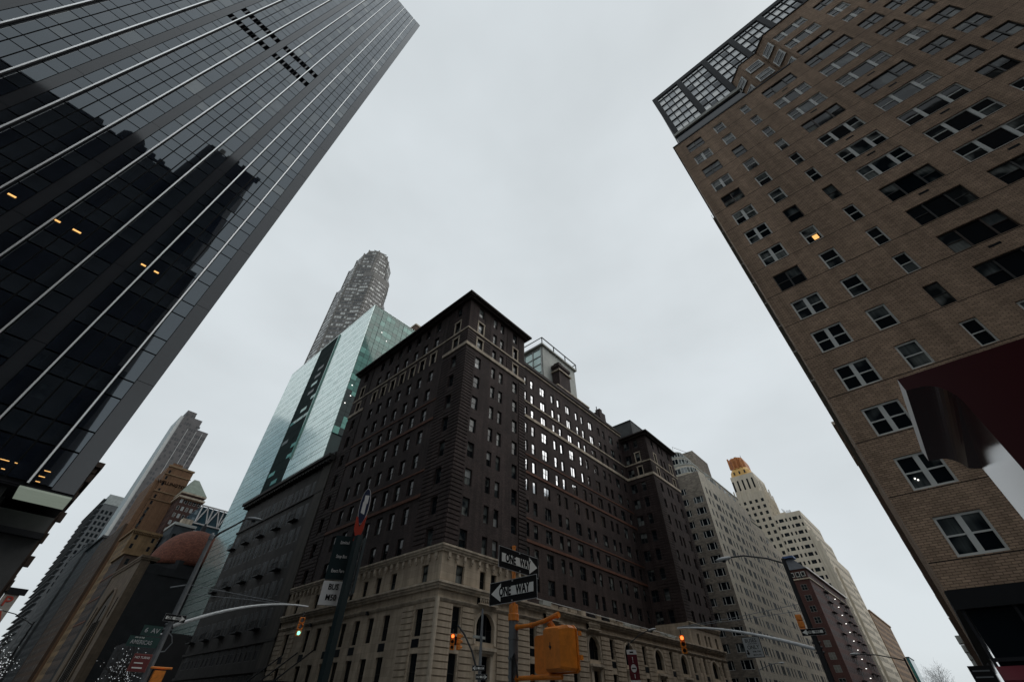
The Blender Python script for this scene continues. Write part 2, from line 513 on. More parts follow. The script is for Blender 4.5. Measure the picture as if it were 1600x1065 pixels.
# ================================================================ BLACK GLASS TOWER (left)
FY = 33.3
def build_black_tower():
    t = thing('glass_tower', 'black glass office tower with white vertical fins at the upper left', 'tower', (-20, 50, 0))
    mb = MB()
    mb.box(-58, FY+.12, 10.55, .60, 78, 130.2, black_metal)
    # recessed base
    mb.box(-58, FY+2.4, 0, -1.9, 76, 10.5, grey_stone)
    mb.box(-1.9, 35.75, 0, .55, 76, 9.9, grey_stone)
    mb.build('tower_wall', t)
    mb = MB(); mb.box(-58, FY+.02, 10.50, .66, 36.6, 10.56, steel_dark); mb.build('edge_band', t)
    mb = MB(); mb.box(-1.6, FY+.06, 10.40, .60, 35.75, 10.49, mat('soffit_glow', (.4,.42,.38), .6, emit=((.85,1,.82), .16))); mb.build('soffit', t)  # soffit surface glows by itself, in place of lamps lighting it
    mb = MB(); mb.box(-58, FY+.06, 10.40, -1.62, 35.68, 10.49, steel_dark); mb.build('soffit', t)
    # white fins
    fx = [-1.4 - 2.765*i for i in range(20)]
    fm = MB(); fm.box(-.044, -.30, 0, .044, 0, 119.5, black_metal); fm.box(-.046, -.325, 0, .046, -.302, 119.5, fin_white)
    fme = mesh_from('fin', fm)
    for x in fx: link('fin', fme, t, (x, FY+.04, 10.6))
    # opaque vertical bands + corner band
    for k in range(11):
        xc = 0.1 - 5.53*k
        w0, w1 = (xc-.37, xc+.37) if k else (-.42, .60)
        b2 = MB()
        z = 10.6
        while z < 130:
            z2 = min(z+7.44, 130.1)
            b2.box(w0+.02, FY-.01, z+.015, w1-.02, FY+.1, z2-.015, tower_panel); z = z2
        b2.build('vertical_band', t)
    # glass panes
    cols = []
    edges = []
    for k in range(10):
        c = 0.1 - 5.53*k
        cn = 0.1 - 5.53*(k+1)
        f0 = -1.4 - 2.765*(2*k); f1 = f0-2.765
        edges += [(f0+.1, c-.40 if k else -.44), ]
        w = (f0-f1)/3
        for i in range(3): edges.append((f1+i*w+(.1 if i == 0 else .045), f1+(i+1)*w-(.1 if i == 2 else .045)))
        edges.append((cn+.40, f1-.1))
    panes = []
    for a, b in edges:
        z = 40.1 - 3.72*8
        r = 0
        while z < 130:
            for h, kind in ((2.40, 0), (1.32, 1)):
                z0, z1 = max(z, 10.7), min(z+h, 130.1)
                if z1-z0 > .3:
                    panes.append((a, b, z0+.05, z1-.05, kind, r))
                z += h
            r += 1
    C = Vector((0, 0, 1.7))
    def key(p):
        c = Vector(((p[0]+p[1])/2, FY, (p[2]+p[3])/2))
        return (c-C).length - (30 if p[4] == 0 and False else 0)
    vis = [p for p in panes if p[0] > -26]
    hid = [p for p in panes if p[0] <= -26]
    vis.sort(key=key)
    rest = MB()
    rr = random.Random(3)
    cache = {}
    def pick(kind, z):
        q = rr.random()
        if z < 44 and q > .45: q *= .5
        if z > 42 and rr.random() < .10: return tower_g[5 if rr.random() < .4 else 3]
        if kind == 1: return tower_g[1 if q < .75 else (4 if q < .9 else 0)]
        return tower_g[0 if q < .35 else 1 if q < .55 else 4 if q < .75 else 2 if q < .90 else 3]
    for i, p in enumerate(vis + hid):
        a, b, z0, z1, kind, r = p
        g = pick(kind, z0)
        lou = kind == 1 and r in (14, 15) and a > -16.6 and b < -4.3
        tx, tz = rr.gauss(0, .0016), rr.gauss(0, .0022)
        if i < 300:
            k = (round(b-a, 2), round(z1-z0, 2), g.name)
            if k not in cache:
                m_ = MB(); w, h = (b-a)/2, (z1-z0)/2; m_.box(-w, 0, -h, w, .03, h, g); cache[k] = mesh_from('pane', m_)
            o = link('pane', cache[k], t, ((a+b)/2, FY, (z0+z1)/2))
            o.rotation_euler = (tz, 0, tx)
        elif lou:
            w = (b-a)
            for u0, u1, g2 in ((a, a+w*.36, louver_black), (a+w*.40, b-w*.40, tower_panel), (b-w*.36, b, louver_black)):
                rest.box(u0, FY, z0, u1, FY+.03, z1, g2)
        else:
            dx, dz = (b-a)/2*tx, (z1-z0)/2*tz
            rest.poly([(a, FY-dx+dz, z0), (b, FY+dx+dz, z0), (b, FY+dx-dz, z1), (a, FY-dx-dz, z1)], g)
    rest.build('glass_panes', t, kind='stuff')
    # ceiling lights showing through the lower glass
    for x, z, w in ((-11.9,26.4,.55),(-12.6,26.5,.35),(-9.5,26.3,.40),(-8.45,26.3,.62),(-4.5,26.4,.42),(-3.64,26.38,.42),
                    (-2.8,11.42,.5),(-2.35,11.42,.16),(-3.0,11.0,.42),(-2.6,11.0,.2),(-1.05,11.42,.38),(-1.1,11.1,.36),(-1.1,10.82,.26)):
        m_ = MB(); hh = .12 if z > 20 else .03; w *= .72
        m_.box(-w/2, 0, -hh/2, w/2, .02, hh/2, lit_warm)
        link('ceiling_light', mesh_from('ceiling_light', m_), t, (x, FY-.05, z))
    # storefront below the soffit
    mb = MB()
    for i in range(12):
        mb.box(-2.6-i*2.8, FY+2.3, .4, -4.9-i*2.8, FY+2.4, 8.6, g_dark)
    mb.build('storefront_glass', t)
    mb = MB(); mb.box(-40, FY+2.0, 8.7, .6, FY+2.38, 9.0, steel_dark); mb.build('storefront_header', t)
    for i in range(5):
        mb = MB(); mb.box(-2.0-i*8, FY+.6, 0, -2.9-i*8, FY+1.5, 10.4, grey_stone); mb.build('column', t)
build_black_tower()

# ================================================================ BROWN BRICK TOWER (right)
def build_brick_tower():
    X = 27.2
    t = thing('apartment_tower', 'brown brick apartment tower with white framed windows at the upper right', 'apartment building', (40, -20, 0))
    P = 2.91
    tops = [11.6 + P*k for k in range(-1, 14)]
    colsdef = [(-1.40, -3.10, 'dbl'), (-4.42, -5.42, 'sgl'), (-7.27, -7.97, 'nar'), (-9.5, -12.3, 'tri'), (-13.5, -17.0, 'tri'),
               (-17.95, -19.45, 'dbl2'), (-20.0, -21.5, 'dbl2'), (-24.2, -25.9, 'dbl'), (-27.5, -30.6, 'tri'), (-33, -34.6, 'dbl')]
    ops = []; wins = []
    def gsel(pn):
        q = rnd.random()
        return g_dark if q < .40 else g_mid if q < .80 else g_curt
    def wmesh(kind, w, lightf):
        fm = frame_white if lightf else (frame_dark if rnd.random() < .6 else frame_brown)
        ft = .10 if lightf else .06
        if kind in ('dbl', 'dbl2'): return win_mesh(w, 1.66, (1, 1), (1, 1), ft, fm, None, True, .22 if lightf else .09)
        if kind == 'sgl': return win_mesh(w, 1.66, (1,), (1, 1), ft, fm, None, True)
        if kind == 'nar': return win_mesh(w, 1.66, (1,), (1, 1), ft*.8, fm, None, True)
        return win_mesh(w, 1.66, (1, 1.45, 1), (1, 1), ft, fm, None, True, .20 if lightf else .09)
    # rows on the main face (roof at 50.8 for y>-12.7; the rest rises)
    for k, tp in enumerate(tops):
        for j, (a, b, kind) in enumerate(colsdef):
            if k == 0 and j > 5: continue
            ops.append((b, a, tp-1.68, tp)); 
            lf = rnd.random() < (.72 if j < 3 else .40 if j < 5 else .22)
            wins.append(('x', X+.17, -1, (a+b)/2, tp-1.67, wmesh(kind, a-b, lf), gsel))
    zt = 50.8
    mb = MB()
    facade(mb, 'x', X, -1, -70, -.35, 5.9, zt, ops, .17, tan_brick)
    # north side
    nops = []
    for k, tp in enumerate(tops):
        for i in range(9):
            x = 31 + i*3.7; nops.append((x, x+1.5, tp-1.68, tp))
            wins.append(('y', -.35-.17, 1, x+.75, tp-1.67, win_mesh(1.5, 1.66, (1, 1), (1, 1), .08, frame_white, g_mid), None))
    facade(mb, 'y', -.35, 1, X, 66, 5.9, zt, nops, .17, tan_brick)
    mb.box(X, -70, zt-.02, 66, -.35, zt, tan_brick, 'b')
    mb.box(65.9, -70, 0, 66, -.35, zt, tan_brick)
    mb.box(X, -70, 0, 66, -69.9, zt, tan_brick)
    mb.build('brick_wall', t)
    # backing behind glass so the openings are dark
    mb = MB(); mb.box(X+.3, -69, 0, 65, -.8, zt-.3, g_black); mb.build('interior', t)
    # upper floors: set back towards the near corner with splayed ends
    tops2 = [52.1 + P*k for k in range(3)]
    z1 = 59.9; y0 = -13.72; sp = 1.18
    cu = [(-13.95, -16.9, 'tri'), (-17.95, -19.45, 'dbl2'), (-20.0, -21.5, 'dbl2'), (-24.2, -25.9, 'dbl')]
    mb = MB(); o2 = []
    for tp in tops2:
        for a, b, kind in cu:
            o2.append((b, a, tp-1.68, tp)); wins.append(('x', X+.17, -1, (a+b)/2, tp-1.67, wmesh(kind, a-b, rnd.random() < .6), gsel))
    facade(mb, 'x', X, -1, -70, y0, zt+.01, z1, o2, .17, tan_brick)
    mb.poly([(X,y0,z1),(X+sp,y0+sp,z1),(X+sp,y0+sp,zt+.01),(X,y0,zt+.01)], tan_brick)
    mb.poly([(X+sp,y0+sp,zt+.01),(50,y0+sp,zt+.01),(50,y0+sp,z1),(X+sp,y0+sp,z1)], tan_brick)
    mb.poly([(X,-70,z1),(50,-70,z1),(50,y0+sp,z1),(X+sp,y0+sp,z1),(X,y0,z1)], tan_brick)
    mb.build('upper_storeys', t)
    x2, ya2, s2 = X+sp, -10.56, 1.66
    mb = MB(); mb.prism([(x2,-12.5),(50,-12.5),(50,ya2+s2),(x2+s2,ya2+s2),(x2,ya2)], zt+.02, 59.85, tan_brick); mb.build('setback_bay', t)
    mb = MB(); mb.prism([(X-.1,-70),(50,-70),(50,y0+sp+.1),(X+sp-.07,y0+sp+.1),(X-.1,y0+.04)], z1, z1+.18, steel_dark)
    mb.prism([(x2-.08,-12.4),(50,-12.4),(50,ya2+s2+.1),(x2+s2-.05,ya2+s2+.1),(x2-.08,ya2+.04)], 59.86, 60.02, steel_dark); mb.build('coping', t)
    def wplace(w, x, y, z, r, cols=(1,)):
        me, pn = win_mesh(w, 1.62, cols, (1, 1), .11, frame_white, None, True, .2)
        o = link('window', me, t, (x, y, z), r)
        for p_ in pn: link('pane', pane_mesh(*p_, gsel(p_)), o)
    for tp in tops2:
        wplace(1.25, X+sp*.5-.05, y0+sp*.5+.05, tp-1.67, -PI*3/4)
        wplace(1.25, x2+s2*.5-.05, ya2+s2*.5+.05, tp-1.67, -PI*3/4)
        wplace(1.5, x2-.05, -11.4, tp-1.67, -PI/2)
    # dark terrace railing and coping at the edge
    mb = MB(); mb.box(X-.06, -12.9, zt-.06, X+.35, -.28, zt+.14, steel_dark); mb.box(X-.06, -.36, zt-.06, 60, -.24, zt+.14, steel_dark); mb.build('coping', t)
    mb = MB(); mb.box(X+.75, -12.6, zt+.1, X+.82, -1.0, zt+1.25, g_dark)
    for i in range(9): mb.box(X+.72, -1.0-i*1.44, zt, X+.86, -1.06-i*1.44, zt+1.3, steel_dark)
    mb.build('terrace_railing', t)
    # penthouse with steel and glass grid
    px, pz0, pz1 = 29.6, zt+.05, 70.9
    pent = MB(); pent.box(px+.25, -40, pz0, 48, -1.25, pz1-.1, steel_dark)
    pe = pent.build('penthouse', t)
    fr = MB()
    grp = 3.72; bandw = .62
    ya = -1.2
    fr.box(px-.05, -40, pz1-.9, px+.3, -1.15, pz1, steel_dark)
    fr.box(px-.02, -40, pz0, px+.3, -1.15, 56.95, mat('navy_glass', (.006,.012,.022), .15, .4, .1)); fr.box(px-.25, -40, 57.0, px+.3, -1.1, 57.55, concrete)
    y = -1.15
    pane_m = MB(); 
    pw = (grp-bandw)/4
    zrows = []
    z = 57.75
    while z < pz1-1.2:
        zrows.append((z, min(z+1.75, pz1-1.0))); z += 1.9
    glassv = [mat('penthouse_glass_%d' % i, c, .22, .5, .12, 1.0, metal=.7) for i, c in enumerate([(.38,.39,.39),(.47,.47,.46),(.27,.28,.29),(.04,.045,.05)])]
    pc = {}
    for gI in range(10):
        yb = y - bandw
        fr.box(px-.06, yb, 57.56, px+.3, y, pz1-.9, steel_dark)
        for i in range(4):
            a = yb - i*pw; b = a - pw
            fr.box(px, b, 57.56, px+.12, b+.06, pz1-.9, steel_dark)
            for z0, z1 in zrows:
                q = rnd.random()
                gm = glassv[0 if q < .4 else 1 if q < .75 else 2 if q < .93 else 3]
                if gI < 6:
                    # each light has a clear lower and a narrow dark hopper
                    kk = (round(pw,2), round(z1-z0,2), gm.name)
                    if kk not in pc:
                        m_ = MB(); m_.box(0, -pw/2+.05, 0, .03, pw/2-.05, (z1-z0)*.70, gm); m_.box(0, -pw/2+.05, (z1-z0)*.74, .03, pw/2-.05, (z1-z0), glassv[2]); pc[kk] = mesh_from('pane', m_)
                    link('pane', pc[kk], pe, Vector((px+.1, (a+b)/2+.035, z0)))
        for z0, z1 in zrows:
            fr.box(px, yb-4*pw, z1, px+.22, yb, z1+.15, steel_dark)
        y -= grp
    fr.build('steel_grid', pe)
    for o in pe.children: o.matrix_parent_inverse = Matrix.Identity(4); 
    # thin joint at every floor, through-wall vents
    mb = MB()
    for tp in tops:
        mb.box(X-.006, -70, tp-1.76, X+.01, -.35, tp-1.725, g_black)
    mb.build('floor_joints', t, kind='stuff')
    vm = MB(); vm.box(-.004, -.26, 0, .02, .26, .16, g_black); vme = mesh_from('vent', vm)
    for k, tp in enumerate(tops):
        for y in (-10.9, -15.2, -29):
            if rnd.random() < .8: link('vent', vme, t, (X-.012, y, tp-2.25))
    put_windows(t, wins, 298)
    # lamp glow in one window, candle-like points in another
    mb = MB(); mb.box(-.0, -.2, 0, .02, .12, .45, lit_warm); mb.build('lamp', None)
    lo = bpy.data.objects['lamp']; lo.parent = t; lo.matrix_parent_inverse = Matrix.Translation(-Vector(t.location)); lo.location = (X+.085, -5.0, tops[7]-1.45)
    lm = MB(); lm.box(0, -.03, -.03, .02, .03, .03, lit_white); lme = mesh_from('light_point', lm)
    for y, z in ((-1.72, 9.72+.75), (-1.80, 9.72+.66)): link('light_point', lme, t, (X+.08, y, z))
    # shopfront at the base
    mb = MB(); mb.box(X+.25, -70, 0, 66, -.6, 5.85, g_dark); mb.build('shopfront_glass', t)
    mb = MB(); mb.box(X-.05, -70, 5.2, X+.3, -.30, 5.88, black_metal); mb.box(X+.2, -.62, 5.2, 66, -.28, 5.88, black_metal); mb.build('shopfront_fascia', t)
    for y in (-.5, -2.1, -4.2, -6.3, -8.4, -10.5, -14, -17.5):
        mb = MB(); mb.box(X+.1, y-.05, 0, X+.26, y+.05, 5.2, steel_dark); mb.build('shopfront_mullion', t)
    mb = MB(); mb.box(X+.12, -20, 3.5, X+.25, -.5, 3.62, steel_dark); mb.build('shopfront_transom', t)
    # shallow balconies/rails along the street side
    for k in range(4, 13):
        mb = MB(); z = 11.6+P*k-2.3
        mb.box(34, -.34, z, 62, -.05, z+.12, concrete); mb.box(34, -.10, z+.12, 62, -.06, z+.75, frame_grey)
        mb.build('balcony', t)
build_brick_tower()

# ================================================================ DARK BRICK HOTEL (centre)
def build_hotel():
    t = thing('hotel_building', 'dark brown brick corner building with carved limestone base and overhanging roof', 'hotel', (50, 48, 0))
    X, Y, YM = 27.2, 33.3, 39.3
    xa, xb, xc = 39.6, 81.5, 94.7
    yl, yla, ylb = 63.5, 38.3, 58.9
    tops = [16.0 + 3.3*k for k in range(11)]
    wins = []; H = 1.9
    def g1(pn): 
        q = rnd.random(); return g_dark if q < .25 else g_mid if q < .5 else g_curt if q < .9 else g_lite
    def gleft(pn):
        q = rnd.random(); return g_dark if q < .55 else g_mid if q < .85 else g_curt
    def gm(mir): return (lambda pn: g_mirrors[(0, 0, 1, 1, 2, 3)[rnd.randrange(6)]]) if mir else (lambda pn: g_dark if rnd.random() < .4 else g_curt if rnd.random() < .7 else g_mid)
    W = lambda w, cols=(1,), rows=(1, 1), fm=frame_dark: win_mesh(w, H, cols, rows, .055, fm, None, True, .1, .07, .16)
    left = [(35.7, 1.1), (40.7, 1.1), (43.35, 1.1), (45.8, 1.1), (48.4, 1.1), (50.9, 1.1), (53.5, 1.1), (56.05, 1.1), (61.0, 1.1)]
    p1 = [(29.62, 1.06), (32.7, .8), (34.3, .8), (37.35, 1.0)]
    mid = []
    for k in range(6):
        c = 43.85 + 8.22*k
        mid += [(c, 1.55, 2)] + [(c+3.1, .92, 1), (c+5.1, .92, 1)]
    mid = [m_ for m_ in mid if m_[0] < 80.8]
    p2w = [(35.9, 1.0), (38.2, 1.4)]
    p2 = [(84.55, 1.0), (87.6, .8), (89.2, .8), (92.28, 1.06)]
    oL = []; oP1 = []; oM = []; oW = []; oP2 = []
    for k, tp in enumerate(tops):
        z0 = tp-H
        for y, w in left:
            if k in (9, 10) and y not in (35.7, 61.0): hh = H*.86
            oL.append((y-w/2, y+w/2, z0, tp)); wins.append(('x', X+.28, -1, y, z0, W(w), gleft))
        for x, w in p1:
            zz = z0 if w > .9 else z0+.28
            oP1.append((x-w/2, x+w/2, z0, tp)); wins.append(('y', Y+.28, -1, x, z0, W(w), g1))
        for x, w, n in mid:
            mir = k >= 4 and x < 74.5
            oM.append((x-w/2, x+w/2, z0, tp)); wins.append(('y', YM+.22, -1, x, z0, W(w, (1,)*n, (1, 1) if rnd.random() < .6 or not mir else (1,)), gm(mir)))
        for y, w in p2w:
            oW.append((y-w/2, y+w/2, z0, tp)); wins.append(('x', xb+.28, -1, y, z0, W(w, (1, 1) if w > 1.2 else (1,)), gm(False)))
        for x, w in p2:
            oP2.append((x-w/2, x+w/2, z0, tp)); wins.append(('y', Y+.28, -1, x, z0, W(w), gm(False)))
    mb = MB(); d = .28
    facade(mb, 'x', X, -1, Y, yl, 14, 50, oL, d, dark_brick)
    facade(mb, 'y', Y, -1, X, xa, 14, 50, oP1, d, dark_brick)
    facade(mb, 'x', xa, 1, Y, YM, 10.8, 50, [], d, dark_brick)
    facade(mb, 'y', YM, -1, xa, xb, 10.8, 51.3, oM, .22, dark_brick)
    facade(mb, 'x', xb, -1, Y, YM, 14, 50, oW, d, dark_brick)
    facade(mb, 'y', Y, -1, xb, xc, 14, 50, oP2, d, dark_brick)
    facade(mb, 'x', xc, 1, Y, yl, 0, 50, [], d, dark_brick)
    facade(mb, 'y', yl, 1, X, xc, 0, 50, [], d, dark_brick)
    mb.build('brick_wall', t)
    mb = MB()
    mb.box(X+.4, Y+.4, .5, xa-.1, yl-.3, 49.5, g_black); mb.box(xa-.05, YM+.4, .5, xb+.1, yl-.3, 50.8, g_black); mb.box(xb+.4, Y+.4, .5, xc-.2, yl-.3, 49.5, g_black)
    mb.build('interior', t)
    # quoin courses
    mb = MB(); a = dict(pitch=.47, h=.34, proud=.08)
    for z0, z1 in ((14.3, 40.0), (40.75, 43.2), (43.7, 49.4)):
        courses(mb, 'x', X, -1, Y-.05, yla, z0, z1, ops=oL, m=dark_brick, **a)
        courses(mb, 'x', X, -1, ylb, yl, z0, z1, ops=oL, m=dark_brick, **a)
        courses(mb, 'y', Y, -1, X-.05, 28.85, z0, z1, ops=oP1, m=dark_brick, **a)
        courses(mb, 'y', Y, -1, 38.15, xa, z0, z1, ops=oP1, m=dark_brick, **a)
        courses(mb, 'x', xb, -1, Y-.05, 37.2, z0, z1, ops=oW, m=dark_brick, **a)
        courses(mb, 'y', Y, -1, xb-.05, 83.8, z0, z1, ops=oP2, m=dark_brick, **a)
        courses(mb, 'y', Y, -1, 93.2, xc, z0, z1, ops=oP2, m=dark_brick, **a)
    for z0, z1 in ((40.75, 43.2), (43.7, 49.4)):
        courses(mb, 'y', Y, -1, 30.4, 31.7, z0, z1, ops=oP1, m=dark_brick, **a)
        courses(mb, 'y', Y, -1, 35.4, 36.7, z0, z1, ops=oP1, m=dark_brick, **a)
    mb.build('quoin_courses', t, kind='stuff')
    # stone strings
    def band(z0, z1, pr, segs, m, nm='string_course'):
        for ax, pl, u0, u1 in segs:
            b2 = MB(); fbox(b2, ax, pl, -1, u0, u1, z0, z1, -.02, pr, m); b2.build(nm, t)
    ex = .12
    band(43.28, 43.52, .14, [('x', X, Y, yl), ('y', Y, X-.14, xa), ('y', YM, xa, xb), ('x', xb, Y, YM-.14), ('y', Y, xb-.14, xc)], limestone_plain)
    band(40.10, 40.62, .16, [('x', X, Y, yla), ('x', X, ylb, yl), ('y', Y, X-.16, xa), ('y', YM, xa, xb), ('x', xb, Y, YM-.16), ('y', Y, xb-.16, xc)], limestone_plain)
    for zb in (30.15, 20.1):
        band(zb-.18, zb+.18, .12, [('x', X, yla, ylb), ('y', YM, xa, xb)], terracotta, 'terracotta_band')
        band(zb+2.95, zb+3.15, .09, [('x', X, yla, ylb), ('y', YM, xa, xb)], terracotta, 'terracotta_band')
    # stone window surrounds
    def surround(ax, pl, u, z0, w, m=limestone_plain, top=False):
        b2 = MB(); q = .2
        fbox(b2, ax, pl, -1, u-w/2-q, u-w/2, z0-.1, z0+H+.05, -.02, .09, m); fbox(b2, ax, pl, -1, u+w/2, u+w/2+q, z0-.1, z0+H+.05, -.02, .09, m)
        fbox(b2, ax, pl, -1, u-w/2-q-.05, u+w/2+q+.05, z0+H+.06, z0+H+.26, -.02, .14, m)
        if top: fbox(b2, ax, pl, -1, u-w/2-q-.02, u+w/2+q+.02, z0-.5, z0-.12, -.02, .08, m)
        b2.build('window_surround', t)
    for k in (8, 9):
        z0 = tops[k]-H
        for y, w in left:
            if k == 8 or y in (35.7, 61.0): surround('x', X, y, z0, w, top=(k == 9))
        for x, w in (p1[0], p1[3]): surround('y', Y, x, z0, w, top=(k == 9))
        surround('x', xb, 35.9, z0, 1.0, top=(k == 9))
        for x, w in (p2[0], p2[3]): surround('y', Y, x, z0, w, top=(k == 9))
    # roofs and eaves
    def eave(pts, z0, z1, nm='eave'):
        b2 = MB(); b2.prism(pts, z0, z1, mat('eave_dark', (.035, .026, .024), .8)); return b2
    b2 = eave([(X-1.0, Y-1.0), (xa+1.0, Y-1.0), (xa+1.0, Y+14), (xa-.5, Y+14), (xa-.5, yl+.8), (X-1.0, yl+.8)], 49.75, 50.05)
    b2.prism([(X-.55, Y-.55), (xa+.55, Y-.55), (xa+.55, Y+13), (xa-.5, Y+13), (xa-.5, yl+.4), (X-.55, yl+.4)], 49.3, 49.74, MATS['eave_dark'])
    b2.build('eave', t)
    b2 = eave([(xb-1.0, Y-1.0), (xc+1.0, Y-1.0), (xc+1.0, yl), (xb+.5, yl), (xb+.5, YM+.0), (xb-1.0, YM+.0)], 49.75, 50.05)
    b2.prism([(xb-.5, Y-.5), (xc+.5, Y-.5), (xc+.5, yl), (xb+.5, yl), (xb+.5, YM), (xb-.5, YM)], 49.3, 49.74, MATS['eave_dark'])
    b2.build('eave', t)
    b2 = MB(); b2.box(xa+.02, YM-.45, 51.3, xb-.02, yl, 51.75, MATS['eave_dark']); b2.box(xa+.02, YM-.2, 50.9, xb-.02, YM+.1, 51.28, limestone_plain); b2.box(xa+.4, YM+.3, 51.75, xb-1, YM+.6, 52.9, dark_brick); b2.build('parapet', t)
    b2 = MB()
    y = Y-.8
    while y < yl: b2.box(X-.85, y, 49.5, X, y+.18, 49.74, MATS['eave_dark']); y += .6
    x = X
    while x < xa+.8: b2.box(x, Y-.85, 49.5, x+.18, Y, 49.74, MATS['eave_dark']); x += .6
    x = xb
    while x < xc+.8: b2.box(x, Y-.85, 49.5, x+.18, Y, 49.74, MATS['eave_dark']); x += .6
    b2.build('eave_brackets', t, kind='stuff')

    # ---------- limestone base
    oL = []; oP = []; oQ = []; rust_l = []; 
    lw = []
    tall = [(9.0, 6.95), (5.75, 3.3)]
    FL = frame_dark
    for i, (y, w) in enumerate(left):
        oL.append((y-.5, y+.5, 11.05, 12.6)); lw.append(('x', X+.35, -1, y, 11.05, win_mesh(1.0, 1.55, (1,), (1, 1), .05, FL, None, True), gleft))
        for zt, zb in tall:
            oL.append((y-.56, y+.56, zb, zt)); lw.append(('x', X+.35, -1, y, zb, win_mesh(1.12, zt-zb, (1,), (1, 1), .05, FL, None, True), lambda p: g_dark))
    for x, w in p1:
        oP.append((x-w/2, x+w/2, 11.05, 12.65)); lw.append(('y', Y+.35, -1, x, 11.05, win_mesh(w, 1.6, (1,), (1, 1), .05, FL, None, True), (lambda p: g_curt) if x < 30 else (lambda p: g_dark)))
    arches = [33.35, 51.9, 60.2, 68.4, 76.6, 88.5, 43.6]
    singles = [29.6, 37.3, 47.8, 56.0, 64.3, 72.5, 80.2, 84.6, 92.3, 40.4]
    for x in singles:
        for zt, zb in ((9.25, 7.2), (5.8, 3.1)):
            oP.append((x-.5, x+.5, zb, zt)); lw.append(('y', Y+.35, -1, x, zb, win_mesh(1.0, zt-zb, (1,), (1, 1), .05, FL, None, True), lambda p: g_dark))
    for x in (82.4, 90.4): oP.append((x-.3, x+.3, 7.4, 8.6)); lw.append(('y', Y+.35, -1, x, 7.4, win_mesh(.6, 1.2, (1,), (1,), .05, FL, None, True), lambda p: g_dark))
    for x, w in p2:
        oQ.append((x-w/2, x+w/2, 11.15, 12.7)); lw.append(('y', Y+.35, -1, x, 11.15, win_mesh(w, 1.55, (1,), (1, 1), .05, FL, None, True), lambda p: g_dark))
    R = 1.22
    for x in arches:
        oP.append((x-R, x+R, 6.9, 7.95+R)); oP.append((x-.75, x+.75, .4, 5.9))
        lw.append(('y', Y+.45, -1, x, 6.9, win_mesh(2*R, 1.05+R, (1, 1.4, 1), (1, 1.3), .06, FL, None, True), lambda p: g_dark))
        lw.append(('y', Y+.45, -1, x, .4, win_mesh(1.5, 5.5, (1, 1), (2, 1), .06, FL, None, True), lambda p: g_dark))
    mb = MB()
    facade(mb, 'x', X, -1, Y, yl, 0, 14, oL, .35, limestone)
    facade(mb, 'y', Y, -1, X, xa, 10.6, 14, [o for o in oP if o[2] > 10.6], .35, limestone)
    facade(mb, 'y', Y, -1, X, xc, 0, 10.6, [o for o in oP if o[2] < 10.6], .45, limestone)
    facade(mb, 'y', Y, -1, xb, xc, 10.6, 14, oQ, .35, limestone)
    facade(mb, 'x', xa, 1, Y, YM, 10.6, 14, [], .3, limestone)
    facade(mb, 'x', xb, -1, Y, YM, 10.6, 14, [], .3, limestone)
    mb.box(xa, Y+.05, 10.4, xb, YM, 10.6, limestone)
    mb.build('limestone_wall', t)
    put_windows(t, wins, 225)
    put_windows(t, lw, 74, 'base_window')
    for x in arches:
        b2 = MB(); n = 12; zc = 7.95
        for sgn in (-1, 1):
            cor = (x+sgn*R, Y, zc+R)
            for i in range(n):
                a0, a1 = PI/2*i/n, PI/2*(i+1)/n
                p0 = (x+sgn*R*math.cos(a0), Y, zc+R*math.sin(a0)); p1_ = (x+sgn*R*math.cos(a1), Y, zc+R*math.sin(a1))
                tri = [cor, p0, p1_]
                if sgn > 0: tri.reverse()
                b2.poly(tri[::-1] if False else tri, limestone)
                q0 = (p0[0], Y+.45, p0[2]); q1 = (p1_[0], Y+.45, p1_[2])
                b2.poly([p0, q0, q1, p1_] if sgn > 0 else [p1_, q1, q0, p0], limestone)
        # archivolt moulding
        for i in range(24):
            a0, a1 = PI*i/24, PI*(i+1)/24
            pts = [(x+r*math.cos(a), Y-.07, zc+r*math.sin(a)) for r, a in ((R, a0), (R+.24, a0), (R+.24, a1), (R, a1))]
            b2.poly(pts, limestone_plain)
            b2.poly([(pts[1][0], Y, pts[1][2]), pts[1], pts[2], (pts[2][0], Y, pts[2][2])][::-1], limestone_plain)
            b2.poly([(pts[0][0], Y, pts[0][2]), pts[0], pts[3], (pts[3][0], Y, pts[3][2])], limestone_plain)
        b2.box(x-R-.24, Y-.07, 6.7, x-R, Y, zc, limestone_plain); b2.box(x+R, Y-.07, 6.7, x+R+.24, Y, zc, limestone_plain)
        b2.build('arch', t)
        b2 = MB(); b2.box(x-1.25, Y-.4, 6.25, x+1.25, Y, 6.5, limestone_plain); b2.box(x-1.1, Y-.25, 6.05, x+1.1, Y, 6.25, limestone_plain)
        b2.box(x-1.1, Y-.14, .2, x-.76, Y, 6.04, limestone_plain); b2.box(x+.76, Y-.14, .2, x+1.1, Y, 6.04, limestone_plain); b2.build('door_surround', t)
    # dark spandrel panels under tall windows
    sp = MB(); sp.box(-.02, -.5, 0, .06, .5, .62, g_black); spm = mesh_from('spandrel', sp)
    for i, (y, w) in enumerate(left):
        if i % 4 != 2: link('spandrel', spm, t, (X, y, 6.15))
    for x in singles: link('spandrel', spm, t, (x, Y, 6.4), PI/2)
    # rusticated stone courses as proud blocks
    blk = []
    z = .5
